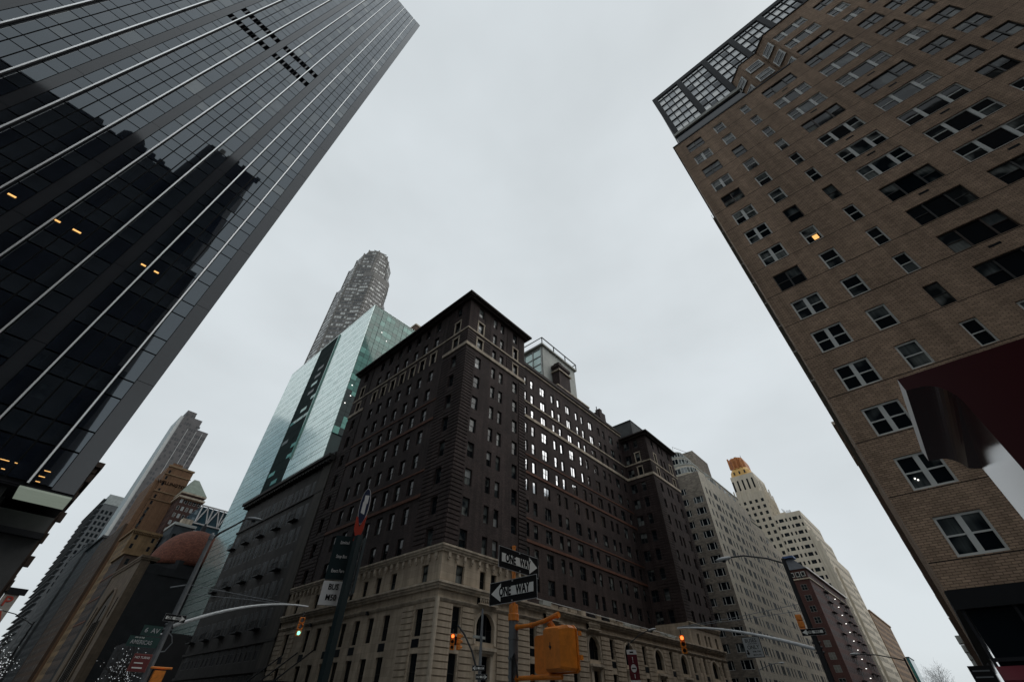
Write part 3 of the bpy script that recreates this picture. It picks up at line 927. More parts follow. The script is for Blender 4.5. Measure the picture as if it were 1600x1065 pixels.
    while z < 9.3:
        for ax, pl, u0, u1, ops in (('y', Y, X-.04, 29.0, oP), ('y', Y, 30.25, 31.75, oP), ('y', Y, 35.0, 36.7, oP), ('x', X, Y-.04, 35.0, oL), ('x', X, 36.4, 38.1, oL), ('x', X, 58.9, 60.3, oL), ('x', X, 61.7, yl, oL)) + \
            tuple(('y', Y, a, b, oP) for a, b in ((38.0, 39.8), (41.0, 42.0), (45.2, 47.2), (48.4, 50.3), (53.5, 55.4), (56.6, 58.6), (61.8, 63.7), (64.9, 66.8), (70.0, 71.9), (73.1, 75.0), (78.2, 79.6), (80.8, 81.9), (83.0, 84.0), (85.2, 86.9), (90.9, 91.7), (92.9, xc))):
            blk.append((ax, pl, u0, u1, z, z+.38))
        z += .47
    C = Vector((0, 0, 1.7))
    blk.sort(key=lambda b: (Vector(PT(b[0], b[1], -1, (b[2]+b[3])/2, (b[4]+b[5])/2, 0))-C).length)
    rest = MB(); cc = {}
    for i, (ax, pl, u0, u1, z0, z1) in enumerate(blk):
        if i < 240 and z0 > 2:
            k = (ax, round(u1-u0, 2))
            if k not in cc:
                m_ = MB(); w = (u1-u0)/2
                if ax == 'y': m_.box(-w, -.085, 0, w, .02, .38, limestone)
                else: m_.box(-.085, -w, 0, .02, w, .38, limestone)
                cc[k] = mesh_from('stone_course', m_)
            link('stone_course', cc[k], t, PT(ax, pl, -1, (u0+u1)/2, z0, 0))
        else: fbox(rest, ax, pl, -1, u0, u1, z0, z1, -.02, .06, limestone)
    rest.build('stone_courses', t, kind='stuff')
    # corner roll, cornices
    b2 = MB(); b2.tube([(X-.02, Y-.02, 0), (X-.02, Y-.02, 9.7)], .2, limestone_plain, 10); b2.build('corner_roll', t)
    def corn(z0, z1, pr, segs, nm='cornice', m=limestone_plain):
        for ax, pl, u0, u1 in segs:
            b2 = MB(); h = z1-z0
            for f0, f1, p in ((0, .35, .45), (.35, .7, .75), (.7, 1, 1.0)):
                ua, ub = u0, u1
                if ax == 'y' and u0 in (X, xb): ua = u0 - pr*p
                fbox(b2, ax, pl, -1, ua, ub, z0+h*f0, z0+h*f1, -.02, pr*p, m)
            b2.build(nm, t)
    corn(13.5, 14.1, .38, [('x', X, Y, yl), ('y', Y, X, xa), ('y', Y, xb, xc)])
    corn(10.35, 10.95, .5, [('x', X, Y, yl), ('y', Y, X, xc)])
    corn(9.45, 9.72, .2, [('x', X, Y, yl), ('y', Y, X, xc)], 'frieze_moulding')
    # attic brackets
    b2 = MB()
    for x in [X+.6+1.02*i for i in range(12)]:
        b2.box(x, Y-.22, 13.05, x+.3, Y, 13.45, limestone_plain); b2.tube([(x+.15, Y-.16, 12.95), (x+.15, Y-.02, 12.95)], .14, limestone_plain, 8)
    for y in [Y+.6+1.02*i for i in range(29)]:
        b2.box(X-.22, y, 13.05, X, y+.3, 13.45, limestone_plain); b2.tube([(X-.16, y+.15, 12.95), (X-.02, y+.15, 12.95)], .14, limestone_plain, 8)
    b2.build('attic_brackets', t, kind='stuff')
    # balustrades above arches
    bal = MB(); bal.tube([(0, 0, 0), (0, 0, .12), (0, 0, .3), (0, 0, .5), (0, 0, .62)], [.05, .05, .09, .05, .06], limestone_plain, 8)
    bme = mesh_from('baluster', bal, True)
    for x in (33.35, 43.6, 51.9):
        b2 = MB(); b2.box(x-1.25, Y-.5, 9.74, x+1.25, Y-.2, 9.86, limestone_plain); b2.box(x-1.25, Y-.02, 9.8, x+1.25, Y+.02, 10.5, g_black); b2.box(x-1.25, Y-.45, 10.28, x+1.25, Y-.22, 10.34, limestone_plain); b2.build('balustrade_rail', t)
        for i in range(10): link('baluster', bme, t, (x-1.1+i*.245, Y-.35, 9.86), 0)
    # downlights of the frieze on the avenue side
    for y in (49.5, 44.0, 55.5):
        b2 = MB(); b2.box(X-.25, y-.14, 9.3, X, y+.14, 9.6, g_black); b2.build('floodlight', t)
    # roof clutter along the terrace of the middle part
    b2 = MB()
    x = 42
    while x < 76:
        b2.box(x, Y-.3+rnd.uniform(0, .3), 11.0+rnd.uniform(0, .1), x+rnd.uniform(.9, 1.7), Y+.3, 11.25+rnd.uniform(0, .35), rnd.choice([pale_metal, steel_dark, limestone_plain])); x += rnd.uniform(1.4, 2.2)
    b2.tube([(41, Y-.2, 11.5), (77, Y-.2, 11.35)], .04, pole_light, 6)
    b2.build('terrace_edging', t)
    # entrance canopy on the avenue
    b2 = MB(); b2.box(23.6, 52.5, 3.75, X, 61, 4.25, black_metal); b2.box(23.5, 52.4, 3.7, 23.62, 61.1, 4.3, black_metal); b2.build('entrance_canopy', t)
    for y in (53.5, 57, 60.5):
        b2 = MB(); b2.tube([(23.9, y, 4.25), (X, y, 7.0)], .07, black_metal, 6); b2.build('canopy_rod', t)
    # penthouse of pale concrete and glass
    ph = MB(); ph.box(56.5, 42, 51.7, 69, 50, 64.6, concrete); ph.box(55.8, 41.5, 64.6, 69.4, 50.3, 65.0, concrete)
    po = ph.build('roof_penthouse', t)
    for i in range(3):
        for j in range(5):
            m_ = MB(); m_.box(56.44, 42.6+i*2.4, 53.2+j*2.2, 56.5, 44.8+i*2.4, 55.2+j*2.2, mat('penthouse_pale_glass', (.46, .58, .55), .15, .5, .2, metal=.4)); m_.build('pane', po)
    for i in range(4): part_box(po, 'mullion', 56.25, 42.35+i*2.4-.06, 52.5, 56.5, 42.35+i*2.4+.1, 64.4, pale_metal)
    for j in range(6): part_box(po, 'rail', 56.3, 42.3, 52.95+j*2.2, 56.5, 49.6, 53.1+j*2.2, pale_metal)
    for o in po.children: o.matrix_parent_inverse = Matrix.Identity(4)
    b2 = MB()
    for z in (66.6,): b2.tube([(55.9, 50, z), (55.9, 41.6, z), (69.3, 41.6, z), (69.3, 50, z)], .14, steel_dark, 6)
    for x in (55.9, 60.3, 64.8, 69.3): b2.tube([(x, 41.6, 65), (x, 41.6, 66.65)], .12, steel_dark, 6)
    b2.build('roof_railing', t)
    # chimney stack
    b2 = MB(); b2.box(59.4, 40.0, 51.7, 63.4, 41.8, 59.5, dark_brick); b2.box(59.1, 39.7, 58.2, 63.7, 41.9, 58.5, limestone_plain); b2.box(59.2, 39.8, 59.5, 63.6, 41.9, 60.2, dark_brick); b2.box(59.8, 40.2, 60.2, 61.0, 41.6, 61.0, dark_brick)
    b2.box(58.5, 39.9, 51.7, 70, 41.5, 53.6, dark_brick); b2.box(58.3, 39.8, 53.6, 70.2, 41.6, 53.9, limestone_plain); b2.build('chimney', t)
    b2 = MB(); b2.box(74.5, 40.2, 51.7, 79, 42.5, 53.2, mat('orange_brick', (.30, .12, .04), .9, .3, .5, 2)); b2.box(76.0, 40.6, 53.2, 78.5, 42.3, 56.2, dark_brick); b2.box(76.6, 40.8, 56.2, 77.6, 42, 57.2, dark_brick); b2.tube([(74.4, 40.4, 53), (74.4, 40.4, 56.4)], .1, steel_dark, 6); b2.build('chimney', t)
    b2 = MB(); b2.box(84, 37.0, 50, 92.5, 44, 55.6, grey_stone); b2.box(83.9, 36.95, 55.6, 92.6, 44, 55.9, steel_dark); b2.build('bulkhead', t)
    b2 = MB(); b2.box(92.8, 34, 50, 94.6, 36, 52.2, dark_brick); b2.box(93, 34.2, 52.2, 94.2, 35.6, 52.8, dark_brick); b2.build('chimney', t)
build_hotel()

# ================================================================ OTHER BUILDINGS
def block_building(name, label, x0, x1, y0, y1, z1, wallm, west=None, south=None, z0=0, pitch=3.2, zfirst=2.0, limit=300, group=None, d=.07, wallname='wall', t=None, cat='building', east=None, ztop_margin=.6):
    """west/south/east: list of (offset from corner, width, height, cols, rows, frame, glass)"""
    own = t is None
    if own: t = thing(name, label, cat, ((x0+x1)/2, (y0+y1)/2, 0), group)
    mb = MB(); wins = []
    def ops(defs, ax, pl, base, sg, uend):
        o = []
        if defs:
            z = zfirst
            while z < z1:
                for u, w, h, cols, rows, fm, gm in defs:
                    if z + h > z1 - ztop_margin or z < z0: continue
                    a = base + u
                    if a + w > uend: continue
                    o.append((a, a+w, z, z+h))
                    g = gm[rnd.randrange(len(gm))]
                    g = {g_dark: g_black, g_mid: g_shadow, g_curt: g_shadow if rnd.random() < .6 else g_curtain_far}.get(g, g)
                    wins.append((ax, pl+(d*.85 if sg < 0 else -d*.85), sg, a+w/2, z, win_mesh(w, h, cols, rows, .06, fm, g, False, .08, .05), None))
                z += pitch
        return o
    facade(mb, 'x', x0, -1, y0, y1, z0, z1, ops(west, 'x', x0, y0, -1, y1), d, wallm)
    facade(mb, 'y', y0, -1, x0, x1, z0, z1, ops(south, 'y', y0, x0, -1, x1), d, wallm)
    facade(mb, 'x', x1, 1, y0, y1, z0, z1, ops(east, 'x', x1, y0, 1, y1), d, wallm)
    facade(mb, 'y', y1, 1, x0, x1, z0, z1, [], d, wallm)
    mb.poly([(x0,y0,z1),(x1,y0,z1),(x1,y1,z1),(x0,y1,z1)], wallm)
    mb.build(wallname, t)
    b2 = MB(); b2.box(x0+d+.1, y0+d+.1, z0, x1-d-.1, y1-.1, z1-.3, g_black); b2.build('interior', t)
    if wins: put_windows(t, wins, limit)
    return t
# --- dark low office building beside the hotel
office_stone = mat('shaded_dark_stone', (.046, .043, .041), .85, .3, .25, .5, .3, None, .2)  # dark stone, its colour deepened further for the shade of the avenue
def wdef(u, w, h, cols=(1,), rows=(1, 1), fm=frame_dark, gm=(g_dark, g_dark, g_mid)): return (u, w, h, cols, rows, fm, gm)
wl = []
for k in range(5):
    u = 4.2 + k*6.0
    wl += [wdef(u, 1.0, 2.1), wdef(u+1.75, 1.9, 2.1, (1, 1)), wdef(u+4.4, 1.0, 2.1)]
t = block_building('office_building', 'dark low stone building with deep cornice left of the dark brick hotel', 27.2, 43, 63.7, 96.6, 32.6, office_stone, west=wl, pitch=3.55, zfirst=3.3)
b = MB(); b.box(26.1, 63.72, 33.0, 43, 97.6, 33.5, office_stone); b.box(26.5, 63.72, 32.55, 43, 97.2, 33.0, office_stone); b.box(27.0, 63.72, 33.5, 43, 96.8, 34.1, office_stone); b.build('cornice', t)
for z in (27.6, 8.6, 5.6): part_box(t, 'string_course', 26.95, 63.72, z, 27.3, 96.7, z+.3, office_stone)
b = MB()
for i in range(34): b.box(26.25, 64.2+i*.97, 32.2, 27.2, 64.5+i*.97, 32.55, office_stone)
b.build('cornice_brackets', t, kind='stuff')
for k in range(5):
    for z in (10.2, 17.4, 24.4):
        b = MB(); b.box(26.4, 69.9+k*6, z, 27.2, 72.0+k*6, z+.18, black_metal)
        for j in range(8): b.box(26.42, 69.92+k*6+j*.29, z+.18, 26.46, 69.96+k*6+j*.29, z+.95, black_metal)
        b.box(26.4, 69.9+k*6, z+.95, 26.46, 72.0+k*6, z+1.0, black_metal); b.build('balconet', t)
part_box(t, 'corner_pier', 27.0, 63.72, 0, 28, 66.6, 32.5, mat('pier_stone', (.07, .064, .056), .85, .3, .25, .5, .2, None, .2))

# --- green glass tower
gw = mat('pale_green_glass', (.70, .83, .79), .16, .5, .05, .15, metal=.75)
gws = [gw, mat('pale_green_glass_b', (.74, .86, .82), .16, .5, .05, .2, metal=.75), mat('pale_green_glass_c', (.60, .73, .69), .16, .5, .05, .2, metal=.75)]
gg = [mat('green_glass_%d' % i, c, .04, .5, .2, .5, ior=1.6) for i, c in enumerate([(.035, .16, .13), (.06, .22, .18), (.022, .11, .09), (.13, .36, .30)])]
gd = mat('green_glass_dark', (.006, .024, .024), .35, .3, .2)
gmul = mat('green_mullion', (.03, .09, .085), .4, .5, .1)
def green_tower():
    x0, x1, y0, y1, H = 43.5, 63.2, 110.2, 176, 117.3
    t = thing('glass_tower', 'pale green glass tower with dark vertical slots rising behind the hotel', 'tower', (52, 140, 0))
    mb = MB(); mb.box(x0+.3, y0+.3, 0, x1, y1, H-.3, gd); 
    mb.build('core', t)
    part_box(t, 'parapet', x0, y0, H-.3, x1, y1, H, gws[1])
    fl = 3.9
    nfl = int(H/fl)
    # west screen of pale panels, two leaves with a dark slot between
    for a, b_ in ((y0, 134.6), (149.6, y1)):
        mb = MB(); n = max(1, round((b_-a)/1.55)); w = (b_-a)/n
        for k in range(nfl):
            for s_, (za, zb) in enumerate(((0, 2.5), (2.5, 3.9))):
                for i in range(n):
                    g = gws[(0 if rnd.random() < .8 else 1) if s_ == 0 else (1 if rnd.random() < .7 else 2)]
                    mb.box(x0, a+i*w+.035, H-(k+1)*fl+za+.07, x0+.12, a+(i+1)*w-.035, H-(k+1)*fl+zb-.07, g, 'e')
        mb.build('glass_screen', t, kind='stuff')
        part_box(t, 'screen_backing', x0+.13, a, 0, x0+.3, b_, H-.01, gmul)
    # slot: stacked green panes set back
    for k in range(nfl):
        z = H-(k+1)*fl
        for i in range(3):
            m_ = MB(); g = rnd.choice([gg[3], gg[1], slot_black, slot_black, slot_black, slot_black, gd])
            m_.box(x0+.16, 135.0+i*4.8, z+1.0, x0+.195, 139.4+i*4.8, z+2.4, g); m_.build('slot_pane', t)
    part_box(t, 'slot_wall', x0+.20, 134.62, 0, x0+.295, 149.58, H-.5, slot_black)
    part_box(t, 'slot_fin', x0-.4, 134.0, 62, x0+2.2, 134.5, H-1, gg[3])
    # south face of green panes
    for k in range(nfl):
        z = H-(k+1)*fl
        for s_, (za, zb) in enumerate(((0, 2.3), (2.3, 3.9))):
            for i in range(10):
                a = x0+.25+i*1.94
                q = rnd.random()
                if k > 9 and i < 12: g = gd if q < .7 else gg[3]
                elif s_ == 1: g = gg[0] if q < .75 else gg[2]
                else: g = gg[1] if q < .5 else gg[0] if q < .72 else gg[3] if q < .9 else gg[2]
                m_ = MB(); m_.box(a+.03, y0, z+za+.04, a+1.9, y0+.1, z+zb-.03, g)
                if k < 14: m_.build('pane', t)
    for i in (2, 7):
        part_box(t, 'mullion', x0+.25+i*1.94-.05, y0-.12, 0, x0+.25+i*1.94+.05, y0+.05, H, gmul)
    for x, z in ((49.3, 106.5), (52.0, 104.0), (45.0, 80), (45.6, 76.2), (44.6, 73)):
        m_ = MB(); m_.box(x-.16, y0-.06, z, x+.16, y0-.02, z+.3, lit_white); m_.build('ceiling_light', t)
green_tower()

# --- octagonal stone and glass tower
os_ = mat('octagon_stone', (.23, .222, .21), .85, .3, .2, .2)
og = [mat('octagon_glass_%d' % i, c, .1, .5, .2, .3) for i, c in enumerate([(.07, .073, .076), (.11, .11, .11), (.52, .53, .51), (.26, .26, .26)])]
def octagon(cx, cy, r, ph=PI/8): return [(cx+r*math.cos(ph+2*PI*i/8), cy+r*math.sin(ph+2*PI*i/8)) for i in range(8)]
def oct_tower():
    cx, cy = 71.5, 207
    t = thing('octagonal_tower', 'tall octagonal grey tower with bands of windows and a stepped rounded top', 'tower', (cx, cy, 0))
    tiers = [(16.2, 0, 214, 0), (14.6, 214, 238, 0), (12.6, 238, 252, 0), (9.6, 252, 260, 0)]
    for r, z0, z1, _ in tiers:
        mb = MB(); mb.prism(octagon(cx, cy, r), z0, z1, os_); mb.build('shaft', t)
        pts = octagon(cx, cy, r)
        cache = {}
        for i in range(8):
            p, q = Vector((*pts[i], 0)), Vector((*pts[(i+1) % 8], 0))
            mid = (p+q)/2
            nrm = Vector((mid.x-cx, mid.y-cy, 0)).normalized()
            if nrm.dot(Vector((-mid.x, -mid.y, 0)).normalized()) < .05: continue
            L = (q-p).length; ang = math.atan2(nrm.y, nrm.x)
            z = max(z0, 95)+.6
            n = int((L-1.4)/1.5)
            band = MB()
            while z + 2.5 < z1:
                q2 = rnd.random()
                lit = rnd.random() < .5
                row = MB()
                for j in range(n):
                    a = -n*.75 + j*1.5
                    g = og[2] if (rnd.random() < (.6 if lit else .15)) else og[3] if rnd.random() < .35 else og[rnd.randrange(2)]
                    row.box(.0, a+.12, 0, .12, a+1.38, 1.75, g)
                row.box(.0, -L/2+.2, 1.8, .2, L/2-.2, 2.1, os_)
                link('window_row', mesh_from('window_row', row), t, (mid.x+nrm.x*.02, mid.y+nrm.y*.02, z), ang)
                z += 3.3
            ca = MB(); ca.tube([(p.x, p.y, max(z0, 60)), (p.x, p.y, z1+.5)], .5, os_, 6); ca.build('corner_pier', t)
    # projecting wing towards the near corner
    mb = MB(); w = [(58.5, 193.5), (66, 190.4), (72, 190.0), (72, 200), (58.5, 200)]
    wx0, wy0, wx1 = 60.6, 189.6, 70.5
    mb.prism([(66.5, 188.2), (79.5, 189.8), (83, 196), (66, 200), (62, 194)], 0, 226, os_); mb.build('wing', t)
    wv = [(66.5, 188.2), (79.5, 189.8), (83, 196)]
    wv0 = (62, 194)
    for p, q in ((wv0, wv[0]), (wv[0], wv[1]), (wv[1], wv[2])):
        p, q = Vector((*p, 0)), Vector((*q, 0)); mid = (p+q)/2; L = (q-p).length
        nrm = Vector(((q-p).y, -(q-p).x, 0)).normalized(); ang = math.atan2(nrm.y, nrm.x); n = int((L-.8)/1.4)
        z = 100
        while z < 222:
            row = MB(); lit = rnd.random() < .45
            for j in range(n):
                a = -n*.7+j*1.4
                row.box(0, a+.1, 0, .12, a+1.3, 1.75, og[2] if rnd.random() < (.6 if lit else .15) else og[3] if rnd.random() < .35 else og[rnd.randrange(2)])
            row.box(0, -L/2, 1.9, .25, L/2, 2.25, os_)
            link('window_row', mesh_from('window_row', row), t, (mid.x+nrm.x*.02, mid.y+nrm.y*.02, z), ang); z += 3.3
    b = MB(); b.tube([(cx, cy-3, 260), (cx, cy-3, 266)], .3, steel_dark, 6)
    b.tube([(cx-6, cy-5, 260), (cx-6, cy-5, 262.5), (cx+3, cy-8, 262.5)], .35, pale_metal, 6); b.build('roof_mast', t)
oct_tower()

# --- brown tower top behind hotel roof line
brown = mat('brown_brick', (.115, .075, .055), .85, .3, .2, .3, .3, (.3, .1, .012, .7, .15), .1)
t = block_building('brick_building', 'brown brick block peeping over the hotel roof beside the green glass tower', 69.0, 92, 122, 150, 133, brown, west=[wdef(2+i*4, 1.4, 1.8, (1,), (1, 1)) for i in range(6)], z0=0, zfirst=100, pitch=3.3)
part_box(t, 'coping', 68.7, 121.7, 133, 92.3, 150.3, 133.8, limestone_plain)
part_box(t, 'water_tank', 70.5, 124, 133.8, 76, 128, 136, steel_dark)

# --- brown hotel tower with the roof lettering
wb = mat('orange_brown_brick', (.20, .112, .064), .85, .3, .2, .25, .3, (.3, .1, .012, .7, .15), .15)
t = thing('brick_tower', 'orange brown brick tower with the word WELLINGTON high on its wall', 'building', (34, 272, 0))
block_building('', '', 30.2, 41.5, 262, 285, 95.0, wb, t=t, wallname='tower_wall', south=[wdef(1.0, .9, 1.7)], west=[wdef(1.5+i*3.4, 1.2, 1.8) for i in range(6)], zfirst=20, pitch=3.1, z0=0)
block_building('', '', 28.2, 30.1, 262.6, 290, 87, wb, t=t, wallname='shoulder_wall', west=[wdef(2+i*3, 1.2, 1.9) for i in range(8)], zfirst=12, pitch=3.1)
block_building('', '', 27.2, 41.4, 262.8, 310, 66, mat('shaded_brick', (.075, .048, .033), .85, .3, .25, .3), t=t, wallname='lower_wall', west=[wdef(2+i*3, 1.2, 1.9, gm=(g_dark, g_curt)) for i in range(14)], zfirst=4, pitch=3.1, limit=100)  # lower wall colour darkened to imitate shade in the street canyon
for z, h in ((94.6, .9), (90.8, .35), (82, .45), (78.2, .25)): part_box(t, 'string_course', 29.9, 261.6, z, 41.8, 262.1, z+h, mat('buff_stone', (.24, .165, .10), .85, .3, .2))
for i in range(9):
    b = MB(); b.box(0, 0, 0, .9, .12, 1.5, frame_dark); b.box(.08, -.02, .08, .82, .0, 1.42, rnd.choice([g_curt, g_lite, g_dark])); 
    o = b.build('window', t)
    o.location = (31.0, 261.85, 71.5-3.1*i); o.matrix_parent_inverse = Matrix.Translation(-Vector(t.location))
text('lettering', 'WELLINGTON', 2.1, louver_black, (35.9, 261.9, 86.6), (1, 0, 0), (0, 0, 1), t, ext=.05)
b = MB(); b.box(31.5, 264, 95.5, 36, 270, 97.4, wb); b.build('bulkhead', t)

# --- tall grey slab
gs = mat('grey_slab_stone', (.115, .11, .112), .6, .4, .15, .1)
slab_w = mat('slab_window', (.07, .07, .074), .3, .4, .2)
gsw = mat('pale_slab_panel', (.50, .51, .50), .5, .5, .08, .2)
t = thing('slab_tower', 'tall grey slab tower with stepped top and pale edge far down the avenue', 'tower', (39, 340, 0))
b = MB(); b.box(30.2, 330, 0, 36.0, 352, 157, gs); b.box(36.02, 330.01, 0, 41.2, 352, 153.2, gs); b.box(41.22, 330.02, 0, 48.2, 352, 146.5, gs); b.build('slab_wall', t)
part_box(t, 'edge_panel', 28.4, 330.3, 0, 30.15, 352, 152, gsw)
b = MB()
for z in range(60, 156, 3):
    for i in range(12):
        x = 30.8+i*1.45
        if x > 36.0 and z > 149: continue
        if x > 41 and z > 142: continue
        b.box(x, 329.96, z, x+1.0, 330.0, z+1.8, rnd.choice([slab_w, slab_w, gs]))
b.build('window_grid', t, kind='stuff')
for x in (36.0, 41.2, 45.0): part_box(t, 'pale_joint', x-.12, 329.9, 40, x+.12, 330.02, 145, gsw)

# --- pyramid roofed dark brick building
t = block_building('brick_building', 'dark red brick building with a green hipped roof beside the WELLINGTON tower', 39.5, 49.5, 250, 266, 79, mat('dark_red_brick', (.07, .038, .032), .85, .3, .2, .3, .3, (.3, .1, .012, .7, .2)),
                   south=[wdef(.8+i*1.9, 1.0, 1.8, (1,), (1, 1), frame_white, (g_dark, g_curt, g_lite)) for i in range(5)], west=[wdef(1+i*2.6, 1.1, 1.8) for i in range(5)], zfirst=40, pitch=3.3, limit=70)
b = MB(); b.box(38.8, 249.3, 78.6, 50.2, 266.5, 79.4, limestone_plain)
for i in range(20): b.box(39+i*.56, 249.4, 77.9, 39.25+i*.56, 250, 78.6, wb)
b.box(39.0, 249.5, 80.6, 50.0, 266.3, 81.3, limestone_plain); b.build('cornice', t)
b = MB(); cu = mat('copper_green_roof', (.20, .24, .20), .6, .4, .2); e = [(39.0, 249.5, 81.3), (50.0, 249.5, 81.3), (50, 266.3, 81.3), (39, 266.3, 81.3)]; r_ = [(42.2, 255, 89.5), (44.5, 255, 89.5), (44.5, 262, 89.5), (42.2, 262, 89.5)]
b.loft([e, r_], cu); b.build('hipped_roof', t)
part_box(t, 'attic', 39.6, 250.1, 79.4, 49.4, 266, 80.6, MATS['dark_red_brick'])

# --- truss building
t = thing('glass_building', 'blue glass building crossed by a white diagonal truss behind the dome', 'building', (52, 240, 0))
b = MB(); b.box(45.8, 230, 0, 60, 250, 71, mat('blue_glass', (.05, .10, .13), .08, .5, .2)); b.build('glass_wall', t)
for i in range(3):
    x = 46.2+i*4.6
    for p, q in (((x, 64), (x+2.3, 71)), ((x+2.3, 71), (x+4.6, 64)), ((x, 64), (x, 71.2))):
        b = MB(); b.tube([(p[0], 229.6, p[1]), (q[0], 229.6, q[1])], .28, pale_paint, 6); b.build('truss_member', t)
for z in (63.6, 71.2, 60.5): part_box(t, 'truss_chord', 45.6, 229.3, z, 60.2, 229.9, z+.5, pale_paint)
b = MB(); b.box(46, 228.6, 0, 58, 229.2, 60, brown); b.build('lower_wall', t)

# --- domed hall
hall_st = mat('hall_stone', (.105, .077, .053), .85, .3, .25, .3, .3, (1.1, .5, .012, .75, .1), .2)
hall_dk = mat('hall_shaded_brick', (.022, .023, .025), .9, .2, .2, .4)  # near-black colour includes the shadow on the side wall
t = thing('domed_hall', 'stone hall with a tall pointed arch and a terracotta tiled dome', 'building', (40, 190, 0))
b = MB()
b.box(27.2, 177, 0, 62, 215, 33.5, hall_dk); b.box(27.1, 176.9, 0, 29.5, 210, 37.2, hall_st)
b.box(29.5, 176.95, 33.5, 33, 210, 36, hall_dk)
b.build('hall_wall', t)
b = MB(); b.box(26.6, 176.4, 37.2, 31.5, 210.4, 37.8, hall_st); b.box(26.8, 176.6, 36.7, 31.2, 210.2, 37.2, hall_st)
for i in range(30): b.box(26.75, 177+i*1.1, 36.2, 27.15, 177.5+i*1.1, 36.7, hall_st)
b.build('cornice', t)
# pointed arch recess on the avenue face (proud moulding and darker tympanum)
b = MB(); ay = 191.5; hw = 8.5; zc = 17
arc = []
for i in range(13):
    a = PI*.5*i/12; arc.append((ay-hw*math.cos(a), zc+13.5*math.sin(a)))
arc += [(2*ay-y, z) for y, z in reversed(arc[:-1])]
pts = [(ay-hw, 3)] + arc + [(ay+hw, 3)]
b.tube([(26.95, y, z) for y, z in pts], .45, hall_st, 6); b.build('arch_moulding', t)
b = MB(); b.poly([(27.05, y, z) for y, z in pts], mat('tympanum', (.07, .06, .05), .9)); b.build('tympanum', t)
for y in (187, 189.4, 191.5, 193.6, 196): 
    part_box(t, 'lancet', 26.9, y-.25, 8, 27.04, y+.25, 22 if y != 191.5 else 26, louver_black)
    
for y in (180.3, 205): part_box(t, 'slit_window', 27.0, y-.3, 22, 27.09, y+.3, 27, louver_black)
tile = mat('terracotta_tiles', (.13, .045, .028), .85, .3, .3, 1.2, .5, (.5, .3, .03, .5, .3))
b = MB(); n = 48; rings = []; dc = Vector((42.8, 194, 38.6)); R_ = 11.6
b2 = MB(); b2.prism([(dc.x+12.4*math.cos(2*PI*i/8+.39), dc.y+12.4*math.sin(2*PI*i/8+.39)) for i in range(8)], 33.4, 37.0, hall_dk); b2.prism([(dc.x+12.0*math.cos(2*PI*i/8+.39), dc.y+12.0*math.sin(2*PI*i/8+.39)) for i in range(8)], 37.0, 39.6, hall_dk); b2.build('drum', t)
for j in range(13):
    a = PI/2*j/12.6; rings.append([(dc.x+R_*math.cos(a)*math.cos(2*PI*i/n), dc.y+R_*math.cos(a)*math.sin(2*PI*i/n), dc.z+13.2*math.sin(a)) for i in range(n)])
b.loft(rings, tile); o = b.build('dome', t, smooth=True)
b = MB(); b.tube([(dc.x, dc.y, 51.5), (dc.x, dc.y, 53.5), (dc.x, dc.y, 55)], [1.0, .8, .05], steel_dark, 10); b.build('finial', t)
for k in range(3): part_box(t, 'stepped_parapet', 33+k*5, 176.7, 33.5, 38+k*5, 177.4, 35.6-k*.9, hall_dk)

# low dark shops between the office building and the hall
block_building('shop_building', 'low nearly black shop building between the dark offices and the domed hall', 27.25, 42, 116, 150, 13.5, hall_dk, west=[wdef(1.5+i*4, 2.2, 2.0, (1, 1), (1,)) for i in range(8)], pitch=3.8, zfirst=3.6)

# --- avenue row further away
dk1 = mat('row_dark_stone', (.055, .056, .058), .85, .3, .25, .3)
dk2 = mat('row_brown_brick', (.065, .046, .036), .85, .3, .25, .3)
dk3 = mat('row_buff_brick', (.19, .125, .066), .85, .3, .25, .3, .2, None, .15)
dk4 = mat('row_grey_stone', (.12, .125, .13), .8, .3, .2, .3)
t = block_building('buff_building', 'buff brick building with a deep cornice in front of the WELLINGTON tower', 28.6, 38.0, 236, 258, 57.5, dk3, west=[wdef(1.5+i*3.2, 1.3, 2) for i in range(6)], south=[wdef(1.2, 1.0, 1.8), wdef(7.2, 1.0, 1.8)], zfirst=5, pitch=3.3, limit=90)
b = MB(); b.box(27.8, 235.2, 57.5, 38.6, 258, 58.3, dk3)
for i in range(18): b.box(28.2+i*.58, 235.3, 56.8, 28.45+i*.58, 236, 57.5, dk3)
b.build('cornice', t)
t = block_building('dark_building', 'narrow blue grey building between the buff block and the white truss', 39.0, 46.5, 226, 240, 61, mat('blue_grey_stone', (.05, .06, .068), .85, .3, .3), south=[wdef(1+i*2.2, 1.2, 2.1, gm=(g_dark, g_mid)) for i in range(3)], west=[wdef(1+i*3, 1.2, 2) for i in range(4)], zfirst=30, pitch=3.6, limit=40)
b = MB(); b.box(38.6, 225.5, 60.6, 47, 240, 61.6, pale_metal); b.box(41, 227, 61.6, 45, 231, 64, limestone_plain); b.build('roof_edge', t)
t = block_building('row_building', 'rust brown building with an ornate top next to the pointed arch of the hall', 27.3, 40, 214, 233, 45, dk2, west=[wdef(1+i*3, 1.5, 2.2) for i in range(6)], south=[wdef(1, 1.1, 2)], zfirst=4, pitch=3.4, limit=80)
part_box(t, 'cornice', 26.6, 213.5, 44.6, 40, 233.4, 45.4, dk3)
for z in (38, 31, 24): part_box(t, 'string_course', 27.1, 213.9, z, 40, 233, z+.4, terracotta)
t = block_building('row_building', 'dark stone building far down the avenue beyond the WELLINGTON tower', 27.3, 40, 312, 352, 70, dk1, west=[wdef(1.5+i*3.3, 1.7, 2.2) for i in range(11)], south=[wdef(1, 1.2, 2)], zfirst=4, pitch=3.6, limit=120)
part_box(t, 'cornice', 26.3, 311.5, 69.5, 40, 352, 70.6, dk1)
